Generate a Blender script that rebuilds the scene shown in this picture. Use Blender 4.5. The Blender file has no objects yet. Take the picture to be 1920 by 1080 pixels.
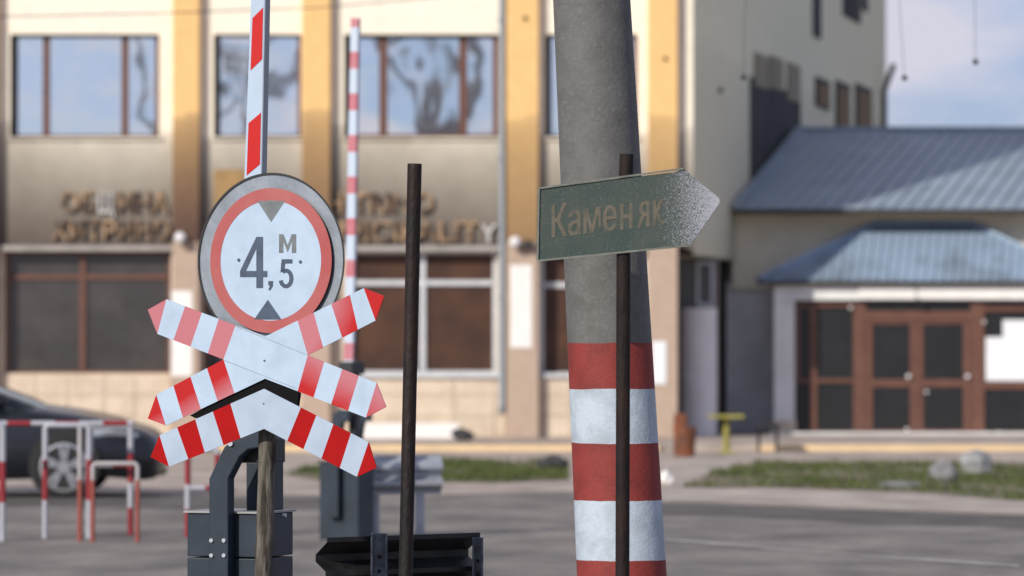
import bpy, bmesh, math, random
from mathutils import Vector, Matrix
R = math.radians
random.seed(7)
SC = bpy.context.scene
COL = SC.collection

# ------------------------------------------------------------------ camera
F = 8000.0; EYE = 1.5; TILT = math.atan(113 / F)
cam = bpy.data.cameras.new('camera'); camo = bpy.data.objects.new('camera', cam); COL.objects.link(camo)
cam.sensor_width = 36; cam.lens = 150; cam.clip_start = 0.5; cam.clip_end = 2000
camo.location = (0, 0, EYE); camo.rotation_euler = (R(90) + TILT, 0, 0)
cam.dof.use_dof = True; cam.dof.focus_distance = 17.3; cam.dof.aperture_fstop = 3.3
SC.camera = camo

# ------------------------------------------------------------------ light
SUN_AZ, SUN_EL = R(38), R(28)
to_sun = Vector((-math.sin(SUN_AZ) * math.cos(SUN_EL), -math.cos(SUN_AZ) * math.cos(SUN_EL), math.sin(SUN_EL)))
sl = bpy.data.lights.new('sun', 'SUN'); sl.energy = 4.1; sl.angle = R(0.6); sl.color = (1.0, .93, .83)
so = bpy.data.objects.new('sun', sl); COL.objects.link(so); so.location = (0, 0, 40)
so.rotation_euler = to_sun.to_track_quat('Z', 'Y').to_euler()
w = bpy.data.worlds.new('World'); SC.world = w; w.use_nodes = True
nt = w.node_tree; nt.nodes.clear(); N = nt.nodes.new; L = nt.links.new
out = N('ShaderNodeOutputWorld'); bg = N('ShaderNodeBackground'); bg.inputs[1].default_value = 0.12
sky = N('ShaderNodeTexSky'); sky.sky_type = 'NISHITA'; sky.sun_disc = False
sky.sun_elevation = SUN_EL; sky.sun_rotation = math.pi + SUN_AZ; sky.air_density = 1.0; sky.dust_density = 0.6; sky.ozone_density = 2.0
tc = N('ShaderNodeTexCoord'); mp = N('ShaderNodeMapping'); mp.inputs['Scale'].default_value = (1, 1, 2.6)
mp.inputs['Location'].default_value = (0.32, 0.0, 0.14)
nz = N('ShaderNodeTexNoise'); nz.inputs['Scale'].default_value = 9; nz.inputs['Detail'].default_value = 7; nz.inputs['Roughness'].default_value = .55
cr = N('ShaderNodeValToRGB'); cr.color_ramp.elements[0].position = .38; cr.color_ramp.elements[1].position = .60
mul = N('ShaderNodeMix'); mul.data_type = 'RGBA'; mul.blend_type = 'MULTIPLY'; mul.inputs[0].default_value = 1
mul.inputs[7].default_value = (.41, .50, .82, 1)
mx = N('ShaderNodeMix'); mx.data_type = 'RGBA'; mx.inputs[7].default_value = (5.5, 5.5, 6.4, 1)
L(tc.outputs['Generated'], mp.inputs[0]); L(mp.outputs[0], nz.inputs[0]); L(nz.outputs[0], cr.inputs[0])
L(sky.outputs[0], mul.inputs[6]); L(mul.outputs[2], mx.inputs[6]); L(cr.outputs[0], mx.inputs[0])
L(mx.outputs[2], bg.inputs[0]); L(bg.outputs[0], out.inputs[0])
SC.view_settings.view_transform = 'Standard'; SC.view_settings.look = 'None'; SC.view_settings.gamma = 1
SC.view_settings.exposure = 0.0
SC.cycles.use_denoising = True
SC.cycles.max_bounces = 6

# ------------------------------------------------------------------ helpers
CT, ST = math.cos(TILT), math.sin(TILT)
def ray(px, py):
    u, v = (px - 960) / F, -(py - 540) / F
    return Vector((u, CT - v * ST, ST + v * CT))
def at(px, py, Y):                      # point at depth Y
    d = ray(px, py); t = Y / d.y
    return Vector((d.x * t, Y, EYE + d.z * t))
def G(px, py, z=0.0):                   # point on the ground
    d = ray(px, py); t = (z - EYE) / d.z
    return Vector((d.x * t, d.y * t, z))
class Plane:
    """upright plane through a point, turned by yaw (positive faces the viewer's left)"""
    def __init__(s, px, py, Y, yaw):
        s.o = at(px, py, Y); s.u = Vector((math.cos(yaw), -math.sin(yaw), 0)); s.n = Vector((-math.sin(yaw), -math.cos(yaw), 0))
    def p(s, px, py, off=0.0):
        d = ray(px, py); c = Vector((0, 0, EYE)); o = s.o + s.n * off
        return c + d * ((o - c).dot(s.n) / d.dot(s.n))
def tag(o, label=None, cat=None, group=None, kind=None):
    if label: o['label'] = label
    if cat: o['category'] = cat
    if group: o['group'] = group
    if kind: o['kind'] = kind
    return o
def thing(name, label, cat, loc, group=None):
    o = bpy.data.objects.new(name, None); COL.objects.link(o); o.location = loc; o.empty_display_size = .2
    return tag(o, label, cat, group)
def wloc(o):
    v = Vector((0, 0, 0))
    while o is not None: v = v + Vector(o.location); o = o.parent
    return v
class MB:
    def __init__(s): s.v = []; s.f = []; s.m = []; s.sm = []
    def add(s, vs, fs, m=0, smooth=False):
        b = len(s.v); s.v += [Vector(p) for p in vs]
        for f in fs: s.f.append([b + i for i in f]); s.m.append(m); s.sm.append(smooth)
        return s
    def box(s, a, b, m=0):
        x0, y0, z0 = a; x1, y1, z1 = b
        x0, x1 = sorted((x0, x1)); y0, y1 = sorted((y0, y1)); z0, z1 = sorted((z0, z1))
        vs = [(x, y, z) for z in (z0, z1) for y in (y0, y1) for x in (x0, x1)]
        return s.add(vs, [(0, 2, 3, 1), (4, 5, 7, 6), (0, 1, 5, 4), (2, 6, 7, 3), (0, 4, 6, 2), (1, 3, 7, 5)], m)
    def obox(s, c, ux, uy, uz, m=0):    # centre and three half vectors
        c, ux, uy, uz = map(Vector, (c, ux, uy, uz))
        vs = [c + ux * i + uy * j + uz * k for k in (-1, 1) for j in (-1, 1) for i in (-1, 1)]
        return s.add(vs, [(0, 2, 3, 1), (4, 5, 7, 6), (0, 1, 5, 4), (2, 6, 7, 3), (0, 4, 6, 2), (1, 3, 7, 5)], m)
    def prism(s, pts, d, m=0, smooth=False):  # front polygon pts, extruded by vector d
        n = len(pts); d = Vector(d); pts = [Vector(p) for p in pts]
        vs = pts + [p + d for p in pts]
        fs = [tuple(range(n))[::-1], tuple(range(n, 2 * n))]
        s.add(vs, fs, m)
        b = len(s.v) - 2 * n
        for i in range(n):
            j = (i + 1) % n; s.f.append([b + i, b + j, b + n + j, b + n + i]); s.m.append(m); s.sm.append(smooth)
        return s
    def tube(s, path, r, sides=14, m=0, caps=True, jit=0.0):
        path = [Vector(p) for p in path]; k = len(path)
        rs = r if isinstance(r, (list, tuple)) else [r] * k
        ref = None; rings = []
        for i, p in enumerate(path):
            t = (path[min(i + 1, k - 1)] - path[max(i - 1, 0)]).normalized()
            if ref is None:
                ref = Vector((1, 0, 0)) if abs(t.x) < .9 else Vector((0, 1, 0))
            a = (ref - t * ref.dot(t)).normalized(); b = t.cross(a); ref = a
            rings.append([p + (a * math.cos(2 * math.pi * q / sides) + b * math.sin(2 * math.pi * q / sides)) * rs[i] * (1 + random.uniform(-jit, jit)) for q in range(sides)])
        vs = [q for rg in rings for q in rg]; fs = []
        for i in range(k - 1):
            for q in range(sides):
                q2 = (q + 1) % sides
                fs.append((i * sides + q, i * sides + q2, (i + 1) * sides + q2, (i + 1) * sides + q))
        s.add(vs, fs, m, True)
        if caps:
            s.add(rings[0], [tuple(range(sides))[::-1]], m); s.add(rings[-1], [tuple(range(sides))], m)
        return s
    def build(s, name, mats, parent=None, bevel=0.0, smooth=None, segs=2):
        me = bpy.data.meshes.new(name); o = bpy.data.objects.new(name, me); COL.objects.link(o)
        off = wloc(parent) if parent is not None else Vector((0, 0, 0))
        me.from_pydata([tuple(p - off) for p in s.v], [], s.f)
        if not isinstance(mats, (list, tuple)): mats = [mats]
        for m in mats: me.materials.append(m)
        for p, mi, sm in zip(me.polygons, s.m, s.sm):
            p.material_index = mi; p.use_smooth = sm if smooth is None else smooth
        bm = bmesh.new(); bm.from_mesh(me); bmesh.ops.recalc_face_normals(bm, faces=bm.faces); bm.to_mesh(me); bm.free()
        if parent is not None: o.parent = parent
        if bevel:
            b = o.modifiers.new('bevel', 'BEVEL'); b.width = bevel; b.segments = segs; b.limit_method = 'ANGLE'; b.angle_limit = R(40)
        return o
def copy_thing(o, loc, label=None):
    c = o.copy(); COL.objects.link(c); c.location = loc
    if label: c['label'] = label
    for ch in list(o.children):
        d = ch.copy(); COL.objects.link(d); d.parent = c
        for g in ch.children:
            e = g.copy(); COL.objects.link(e); e.parent = d
    return c
def text_mesh(body, bold=0.02, depth=0.05):
    cu = bpy.data.curves.new('text', 'FONT'); cu.body = body; cu.size = 1; cu.extrude = depth / 2; cu.offset = bold; cu.resolution_u = 4
    o = bpy.data.objects.new('text', cu); COL.objects.link(o)
    bpy.context.view_layer.update()
    me = bpy.data.meshes.new_from_object(o.evaluated_get(bpy.context.evaluated_depsgraph_get()))
    vs = [v.co.copy() for v in me.vertices]; fs = [tuple(p.vertices) for p in me.polygons]
    bpy.data.objects.remove(o); bpy.data.curves.remove(cu); bpy.data.meshes.remove(me)
    x0 = min(v.x for v in vs); x1 = max(v.x for v in vs); y0 = min(v.y for v in vs); y1 = max(v.y for v in vs)
    return [((v.x - x0) / (x1 - x0), (v.y - y0) / (y1 - y0), v.z) for v in vs], fs

# ------------------------------------------------------------------ materials
def mat(name, col, rough=.6, metal=0.0, var=0.0, scale=8.0, bump=0.0, bscale=60.0, spec=.5, col2=None, coat=0.0, lo=.35, hi=.65, stretch=(1, 1, 1), bdist=.01, detail=6):
    m = bpy.data.materials.new(name); m.use_nodes = True; nt = m.node_tree; N = nt.nodes.new; L = nt.links.new
    b = nt.nodes['Principled BSDF']; b.inputs['Roughness'].default_value = rough; b.inputs['Metallic'].default_value = metal
    b.inputs['Specular IOR Level'].default_value = spec; b.inputs['Coat Weight'].default_value = coat
    b.inputs['Base Color'].default_value = (*col, 1)
    if var or col2 or bump:
        tc = N('ShaderNodeTexCoord'); mp = N('ShaderNodeMapping'); mp.inputs['Scale'].default_value = stretch; L(tc.outputs['Object'], mp.inputs[0])
    if var or col2:
        c2 = col2 or tuple(c * (1 - var) for c in col)
        nz = N('ShaderNodeTexNoise'); nz.inputs['Scale'].default_value = scale; nz.inputs['Detail'].default_value = detail; nz.inputs['Roughness'].default_value = .6
        cr = N('ShaderNodeValToRGB'); cr.color_ramp.elements[0].position = lo; cr.color_ramp.elements[1].position = hi
        cr.color_ramp.elements[0].color = (*c2, 1); cr.color_ramp.elements[1].color = (*col, 1)
        L(mp.outputs[0], nz.inputs[0]); L(nz.outputs[0], cr.inputs[0]); L(cr.outputs[0], b.inputs['Base Color'])
    if bump:
        n2 = N('ShaderNodeTexNoise'); n2.inputs['Scale'].default_value = bscale; n2.inputs['Detail'].default_value = 5
        bp = N('ShaderNodeBump'); bp.inputs['Strength'].default_value = bump; bp.inputs['Distance'].default_value = bdist
        L(mp.outputs[0], n2.inputs[0]); L(n2.outputs[0], bp.inputs['Height']); L(bp.outputs[0], b.inputs['Normal'])
    return m
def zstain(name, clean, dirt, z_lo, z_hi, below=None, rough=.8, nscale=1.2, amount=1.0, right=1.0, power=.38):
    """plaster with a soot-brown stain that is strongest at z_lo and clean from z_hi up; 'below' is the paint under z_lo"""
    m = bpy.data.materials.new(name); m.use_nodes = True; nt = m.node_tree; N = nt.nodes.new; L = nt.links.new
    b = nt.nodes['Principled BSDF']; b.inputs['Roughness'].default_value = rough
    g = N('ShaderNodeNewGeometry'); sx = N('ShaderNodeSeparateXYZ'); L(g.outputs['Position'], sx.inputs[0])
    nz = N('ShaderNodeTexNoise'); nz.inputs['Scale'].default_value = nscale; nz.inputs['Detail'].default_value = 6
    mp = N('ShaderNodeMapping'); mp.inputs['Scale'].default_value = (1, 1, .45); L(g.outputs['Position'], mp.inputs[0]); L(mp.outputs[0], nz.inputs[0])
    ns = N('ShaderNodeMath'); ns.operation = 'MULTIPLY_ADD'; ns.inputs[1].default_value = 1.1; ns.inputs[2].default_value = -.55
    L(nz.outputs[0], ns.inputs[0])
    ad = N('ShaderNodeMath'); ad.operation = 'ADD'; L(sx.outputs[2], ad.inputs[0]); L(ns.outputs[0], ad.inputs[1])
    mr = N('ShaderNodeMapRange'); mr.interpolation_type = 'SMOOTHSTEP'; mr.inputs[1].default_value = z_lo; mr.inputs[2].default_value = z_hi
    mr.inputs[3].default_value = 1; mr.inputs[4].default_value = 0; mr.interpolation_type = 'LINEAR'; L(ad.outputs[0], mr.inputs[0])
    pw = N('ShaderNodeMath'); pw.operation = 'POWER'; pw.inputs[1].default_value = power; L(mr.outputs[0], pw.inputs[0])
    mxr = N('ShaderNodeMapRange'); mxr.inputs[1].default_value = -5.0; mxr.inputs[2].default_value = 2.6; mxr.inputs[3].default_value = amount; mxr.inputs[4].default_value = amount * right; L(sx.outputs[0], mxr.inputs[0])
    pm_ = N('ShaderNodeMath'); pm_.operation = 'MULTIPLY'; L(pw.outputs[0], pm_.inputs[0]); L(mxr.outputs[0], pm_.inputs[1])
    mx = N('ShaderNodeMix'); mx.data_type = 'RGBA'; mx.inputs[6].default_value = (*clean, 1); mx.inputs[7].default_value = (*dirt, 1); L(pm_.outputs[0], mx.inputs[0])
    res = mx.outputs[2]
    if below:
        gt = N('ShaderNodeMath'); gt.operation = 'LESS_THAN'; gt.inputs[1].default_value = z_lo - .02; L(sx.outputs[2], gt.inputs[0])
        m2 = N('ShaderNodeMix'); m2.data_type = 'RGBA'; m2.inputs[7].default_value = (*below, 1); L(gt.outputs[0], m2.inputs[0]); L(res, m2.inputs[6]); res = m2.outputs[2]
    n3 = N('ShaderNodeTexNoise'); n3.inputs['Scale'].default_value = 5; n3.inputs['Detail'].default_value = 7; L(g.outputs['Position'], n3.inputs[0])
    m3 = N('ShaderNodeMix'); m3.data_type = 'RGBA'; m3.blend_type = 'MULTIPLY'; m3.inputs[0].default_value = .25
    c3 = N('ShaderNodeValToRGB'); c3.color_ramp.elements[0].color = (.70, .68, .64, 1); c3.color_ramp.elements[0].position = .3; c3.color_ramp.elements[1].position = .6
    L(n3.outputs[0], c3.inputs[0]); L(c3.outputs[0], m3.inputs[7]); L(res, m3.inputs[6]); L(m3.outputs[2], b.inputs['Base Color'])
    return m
def bands(name, edges, cols, rough=.5, grime=.2, ns=6.0, axis=2, wob=0.0, obj=True):
    """paint bands along one axis: edges ascending, cols has one more entry than edges"""
    m = bpy.data.materials.new(name); m.use_nodes = True; nt = m.node_tree; N = nt.nodes.new; L = nt.links.new
    b = nt.nodes['Principled BSDF']; b.inputs['Roughness'].default_value = rough
    tc = N('ShaderNodeTexCoord'); sx = N('ShaderNodeSeparateXYZ'); L(tc.outputs['Object'], sx.inputs[0])
    val = sx.outputs[axis]
    if wob:
        nw = N('ShaderNodeTexNoise'); nw.inputs['Scale'].default_value = 9; nw.inputs['Detail'].default_value = 5; L(tc.outputs['Object'], nw.inputs[0])
        aw = N('ShaderNodeMath'); aw.operation = 'MULTIPLY_ADD'; aw.inputs[1].default_value = wob; L(nw.outputs[0], aw.inputs[0]); L(val, aw.inputs[2]); val = aw.outputs[0]
    prev = None
    for i, e in enumerate(edges):
        gt = N('ShaderNodeMath'); gt.operation = 'GREATER_THAN'; gt.inputs[1].default_value = e; L(val, gt.inputs[0])
        mx = N('ShaderNodeMix'); mx.data_type = 'RGBA'; L(gt.outputs[0], mx.inputs[0]); mx.inputs[7].default_value = (*cols[i + 1], 1)
        if prev is None: mx.inputs[6].default_value = (*cols[0], 1)
        else: L(prev, mx.inputs[6])
        prev = mx.outputs[2]
    n3 = N('ShaderNodeTexNoise'); n3.inputs['Scale'].default_value = ns; n3.inputs['Detail'].default_value = 8; n3.inputs['Roughness'].default_value = .65; L(tc.outputs['Object'], n3.inputs[0])
    c3 = N('ShaderNodeValToRGB'); c3.color_ramp.elements[0].color = (.55, .54, .52, 1); c3.color_ramp.elements[0].position = .33; c3.color_ramp.elements[1].position = .58
    m3 = N('ShaderNodeMix'); m3.data_type = 'RGBA'; m3.blend_type = 'MULTIPLY'; m3.inputs[0].default_value = grime
    L(n3.outputs[0], c3.inputs[0]); L(c3.outputs[0], m3.inputs[7]); L(prev, m3.inputs[6]); L(m3.outputs[2], b.inputs['Base Color'])
    n4 = N('ShaderNodeTexNoise'); n4.inputs['Scale'].default_value = 70; n4.inputs['Detail'].default_value = 5; L(tc.outputs['Object'], n4.inputs[0])
    bp = N('ShaderNodeBump'); bp.inputs['Strength'].default_value = .5; bp.inputs['Distance'].default_value = .004; L(n4.outputs[0], bp.inputs['Height']); L(bp.outputs[0], b.inputs['Normal'])
    return m
def glassy(name, col, refl, rough=.04, wave=.3, ws=.9, dist=.02):
    """window glass from outside: dark room behind, sky mirrored on it, panes not quite flat"""
    m = bpy.data.materials.new(name); m.use_nodes = True; nt = m.node_tree; N = nt.nodes.new; L = nt.links.new
    b = nt.nodes['Principled BSDF']; b.inputs['Base Color'].default_value = (*col, 1); b.inputs['Roughness'].default_value = .5
    gi = N('ShaderNodeNewGeometry'); ni = N('ShaderNodeTexNoise'); ni.inputs['Scale'].default_value = 2.2; ni.inputs['Detail'].default_value = 4; L(gi.outputs['Position'], ni.inputs[0])
    ci = N('ShaderNodeValToRGB'); ci.color_ramp.elements[0].position = .42; ci.color_ramp.elements[1].position = .72; ci.color_ramp.elements[0].color = (*col, 1); ci.color_ramp.elements[1].color = tuple(min(1, c_ * 2.0) for c_ in col) + (1,)
    L(ni.outputs[0], ci.inputs[0]); L(ci.outputs[0], b.inputs['Base Color'])
    gl = N('ShaderNodeBsdfGlossy'); gl.inputs['Roughness'].default_value = rough; gl.inputs['Color'].default_value = (1, .97, .94, 1)
    ms = N('ShaderNodeMixShader'); ms.inputs[0].default_value = refl
    g = N('ShaderNodeNewGeometry'); nz = N('ShaderNodeTexNoise'); nz.inputs['Scale'].default_value = ws; nz.inputs['Detail'].default_value = 1.5
    bp = N('ShaderNodeBump'); bp.inputs['Strength'].default_value = wave; bp.inputs['Distance'].default_value = dist
    L(g.outputs['Position'], nz.inputs[0]); L(nz.outputs[0], bp.inputs['Height']); L(bp.outputs[0], gl.inputs['Normal'])
    L(b.outputs[0], ms.inputs[1]); L(gl.outputs[0], ms.inputs[2]); L(ms.outputs[0], nt.nodes['Material Output'].inputs[0])
    return m

SHEET = (.425, .535, .66)
M = dict(
    sheet=mat('white_sheeting', SHEET, .4, var=.13, scale=9, lo=.3, hi=.6, spec=.3, bump=.5, bscale=7, bdist=.006),
    sheet2=mat('white_sheeting_low', (.385, .475, .58), .4, var=.12, scale=10, bump=.12, bscale=220, bdist=.002),
    red=mat('red_sheeting', (.37, .004, .004), .45, col2=(.30, .004, .004), scale=12, spec=.15),
    red_sheen=mat('red_sheeting_sheen', (.66, .12, .12), .35, col2=(.62, .30, .33), scale=4.0, lo=.36, hi=.6, detail=2),  # pink patches paint the sky's reflection into the red
    ring=mat('ring_red', (.37, .085, .085), .4, col2=(.40, .13, .12), scale=3, spec=.3),
    ink=mat('sign_ink', (.065, .095, .145), .45, var=.3, scale=20),
    ink_faded=mat('faded_sign_ink', (.17, .19, .20), .5, var=.3, scale=20),
    galv=mat('galvanised_plate', (.34, .38, .42), .42, metal=.55, var=.25, scale=6, bump=.15, bscale=25),
    rim=mat('dark_rim_and_reveal_shade', (.02, .02, .022), .5),
    zinc=mat('zinc_bolt', (.62, .65, .68), .3, metal=.7),
    steel_blue=mat('dark_blue_grey_paint', (.024, .037, .055), .45, spec=.35, var=.35, scale=5, bump=.1, bscale=90, bdist=.003),
    steel_dark=mat('near_black_paint', (.013, .015, .019), .5, var=.3, scale=6),
    rust=mat('dark_rusty_pipe', (.022, .011, .008), .6, spec=.3, col2=(.007, .006, .006), scale=10, bump=.6, bscale=60, stretch=(1, 1, .35)),
    rust2=mat('rusty_pipe', (.022, .012, .009), .7, spec=.25, col2=(.006, .0055, .0055), scale=9, bump=.6, bscale=60, stretch=(1, 1, .3), lo=.42, hi=.62),
    wood=mat('weathered_wood', (.150, .138, .115), .9, col2=(.040, .034, .027), scale=34, bump=1.0, bscale=60, stretch=(1, 1, .16), bdist=.012, lo=.36, hi=.60, spec=.2),
    rail_dark=mat('blackened_guardrail_steel', (.020, .021, .021), .55, col2=(.006, .006, .006), scale=9, bump=.5, bscale=20),
    rail=mat('zinc_guardrail', (.42, .45, .50), .45, metal=.4, var=.2, scale=5),
    brown=mat('brown_window_frame', (.15, .066, .044), .5, var=.25, scale=6),
    whitef=mat('white_window_frame', (.62, .64, .66), .5, var=.15, scale=6),
    blind=mat('brown_boarding', (.085, .036, .018), .5, col2=(.045, .02, .012), scale=1.6, spec=.4),
    darkg=glassy('dark_glass', (.022, .018, .016), .035, .08, .5, 1.6),
    mirror=glassy('mirrored_glass', (.05, .055, .06), .90, .028, .42, .75, .03),
    doorg=glassy('door_glass', (.004, .005, .006), .008, .06, .5, 2.0),
    pipe=mat('grey_downpipe', (.23, .26, .29), .5),
    lamp_glint=mat('white_lamp_and_glint', (.7, .7, .7), .3),
    gold=mat('dulled_gold_letter', (.42, .28, .16), .5, col2=(.08, .05, .035), scale=5, lo=.4, hi=.6),
    whitel=mat('pale_letter', (.62, .60, .57), .5, var=.2),
    paper=mat('white_paper', (.80, .82, .84), .8, var=.06, scale=3),
    roofblue=mat('blue_grey_sheet_roof', (.30, .37, .44), .45, var=.22, scale=1.2, metal=.1),
    roofblue2=mat('porch_sheet_roof', (.29, .38, .49), .45, col2=(.15, .19, .22), scale=1.0, metal=.1, lo=.32, hi=.52),
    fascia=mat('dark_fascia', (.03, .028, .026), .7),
    porch=mat('grey_white_render', (.78, .78, .76), .75, var=.15, scale=3),
    yellow=mat('cream_yellow_render', (.88, .80, .62), .8, var=.15, scale=1.5),
    greyw=mat('grey_render', (.78, .78, .78), .85, var=.2, scale=2),
    pinkw=mat('lilac_grey_render', (.86, .83, .83), .8, var=.12, scale=2),
    stone=mat('beige_stone', (.68, .57, .44), .85, col2=(.55, .45, .34), scale=2.5, bump=.3, bscale=8),
    patch=mat('whitewashed_patch', (.86, .84, .80), .8, var=.10, scale=4),
    kerby=mat('yellow_painted_kerb', (.80, .58, .32), .8, col2=(.62, .46, .28), scale=2),
    asphalt=mat('dusty_asphalt', (.265, .238, .208), .9, col2=(.105, .096, .086), scale=1.5, bump=.8, bscale=12, bdist=.02, stretch=(.8, .42, 1), lo=.33, hi=.70, detail=14),
    pave=mat('pinkish_dusty_pavement', (.47, .40, .34), .9, col2=(.27, .225, .19), scale=1.4, bump=.5, bscale=10, stretch=(.9, .4, 1), detail=10),
    pave2=mat('pale_dusty_strip', (.48, .42, .36), .9, col2=(.28, .245, .21), scale=1.6, stretch=(.9, .5, 1), detail=10),
    line=mat('worn_white_paint', (.58, .56, .53), .8, col2=(.28, .26, .24), scale=5),
    soil=mat('soil_and_turf', (.10, .105, .045), .95, col2=(.21, .17, .12), scale=1.3),
    blade=mat('grass_blade', (.115, .135, .045), .8, col2=(.05, .07, .022), scale=.9, spec=.2),
    carp=mat('dark_car_paint', (.008, .010, .014), .3, coat=.35, spec=.4),
    carg=mat('car_glass', (.02, .03, .035), .08, spec=.8),
    tyre=mat('tyre_rubber', (.012, .012, .012), .8),
    alloy=mat('alloy_wheel', (.36, .37, .39), .35, metal=.6),
    headl=mat('headlight_lens', (.35, .38, .42), .1, spec=.9),
    plastic=mat('black_plastic', (.008, .008, .009), .6),
    ochre=mat('ochre_board', (.20, .115, .035), .7, var=.3, scale=3),
    ochre2=mat('ochre_plaque', (.40, .25, .10), .7, var=.3, scale=3),
    curtain=mat('beige_curtain', (.36, .31, .22), .85, col2=(.22, .19, .13), scale=3, stretch=(3, 3, .3)),
    soot=mat('sooty_wall', (.055, .058, .06), .9, col2=(.03, .03, .032), scale=1.4, stretch=(1, 1, .5)),
    orangeb=mat('orange_brown_paint', (.25, .07, .02), .7, col2=(.09, .04, .025), scale=5),
    yellowt=mat('yellow_green_paint', (.33, .30, .06), .6, var=.3, scale=6),
    rock=mat('pale_rock', (.30, .30, .30), .9, col2=(.12, .12, .12), scale=4, bump=.8, bscale=8),
    rockd=mat('dark_rock', (.06, .06, .062), .9, col2=(.03, .03, .03), scale=4, bump=.8, bscale=8),
    gutter=mat('dark_road_dirt', (.13, .12, .105), .95, col2=(.06, .055, .05), scale=2, stretch=(.7, .5, 1)),
    dirtyw=mat('dirty_white_trim', (.42, .39, .36), .8, var=.3, scale=3),
    wire=mat('black_wire', (.03, .03, .03), .6),
    bark=mat('bark', (.30, .29, .28), .9, var=.3, scale=6),
)

# ================================================================== SETTING
def sheet(name, pts, m, z, kind='structure'):
    b = MB(); b.add([(p[0], p[1], z) for p in pts], [tuple(range(len(pts)))])
    o = b.build(name, m); tag(o, kind=kind); return o
def gp(pts, z=0.0): return [G(x, y, z) for x, y in pts]
sheet('ground', [(-900, -300), (900, -300), (900, 1500), (-900, 1500)], M['asphalt'], 0)
sheet('pavement', [(-16, 43)] + [tuple(p)[:2] for p in gp([(0, 926), (400, 930), (800, 928), (1060, 922), (1250, 941), (1500, 951), (1900, 966), (2200, 978)])] + [(16, 60), (16, 66), (-16, 66)], M['pave'], .004)
sheet('pavement_strip', gp([(1235, 918), (1500, 922), (1750, 930), (2000, 945), (2000, 972), (1900, 963), (1500, 948), (1235, 938)]), M['pave2'], .008)
sheet('dirt_path', gp([(1245, 905), (1240, 872), (1300, 858), (1440, 856), (1400, 866), (1330, 886), (1275, 908)]), M['pave2'], .008)
# terrace the two buildings stand on
TZ = .08
b = MB(); b.box((-16, 62.3, -.3), (16, 92, TZ)); tag(b.build('terrace', M['pave']), kind='structure')
for a, c in ((300, 1236), (1420, 2060)):
    p0, p1 = at(a, 800, 62.1), at(c, 800, 62.1)
    b = MB(); b.box((p0.x, 62.0, -.05), (p1.x, 62.3, TZ + .012)); tag(b.build('kerb', M['kerby'], bevel=.01), kind='structure')
sheet('road_edge_dirt', gp([(1235, 944), (1500, 952), (1900, 968), (2100, 975), (2100, 1000), (1850, 985), (1650, 984), (1400, 968), (1235, 966)]), M['gutter'], .003)
sheet('road_edge_dirt', gp([(-100, 931), (400, 934), (700, 934), (700, 950), (500, 958), (200, 950), (-100, 944)]), M['gutter'], .003)
# road edge line, worn
p0, p1, p2, p3 = G(1248, 1014), G(1500, 1035), G(1700, 1050), G(1915, 1064)
for a, c, h in ((p0, p1, 3.0), (p1, p2, 2.2), (p2, p3, 3.2)):
    pa, pc = a.copy(), c.copy(); d = Vector((0, .22, 0)) * (h / 3)
    sheet('road_marking', [pa, pc, pc + d, pa + d], M['line'], .006)

# grass: turf sheet plus blades
def inside(x, y, poly):
    c = False; n = len(poly)
    for i in range(n):
        a, b2 = poly[i], poly[i - 1]
        if (a[1] > y) != (b2[1] > y) and x < (b2[0] - a[0]) * (y - a[1]) / (b2[1] - a[1]) + a[0]: c = not c
    return c
turfs = [[(1280, 914), (1335, 888), (1425, 868), (1930, 870), (2050, 890), (2050, 944), (1900, 940), (1750, 926), (1500, 916)],
         [(530, 892), (580, 880), (830, 866), (1066, 868), (1066, 900), (930, 907), (780, 903), (600, 902)]]
for k, t in enumerate(turfs):
    P = [tuple(G(x, y))[:2] for x, y in t]
    sheet('turf', P, M['soil'], .012, 'structure')
    xs = [p[0] for p in P]; ys = [p[1] for p in P]; g = MB(); cnt = 0
    while cnt < 15000:
        x = random.uniform(min(xs), max(xs)); y = random.uniform(min(ys), max(ys))
        cnt += 1
        if not inside(x, y, P) or math.sin(x * 2.1 + k) * math.sin(y * .9 + x) + .6 * math.sin(x * 5.3 + y * 2) < random.uniform(-.8, .5): continue
        h = random.uniform(.03, .10); a = random.uniform(0, 6.28); wd = .012
        dx, dy = math.cos(a) * wd, math.sin(a) * wd
        g.add([(x - dx, y - dy, .01), (x + dx, y + dy, .01), (x + random.uniform(-.04, .04), y + random.uniform(-.04, .04), h)], [(0, 1, 2)])
    o = g.build('grass', M['blade']); tag(o, ['short green grass on the verge in front of the porch', 'short green grass strip in front of the long facade'][k], 'grass', kind='stuff')

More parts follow.
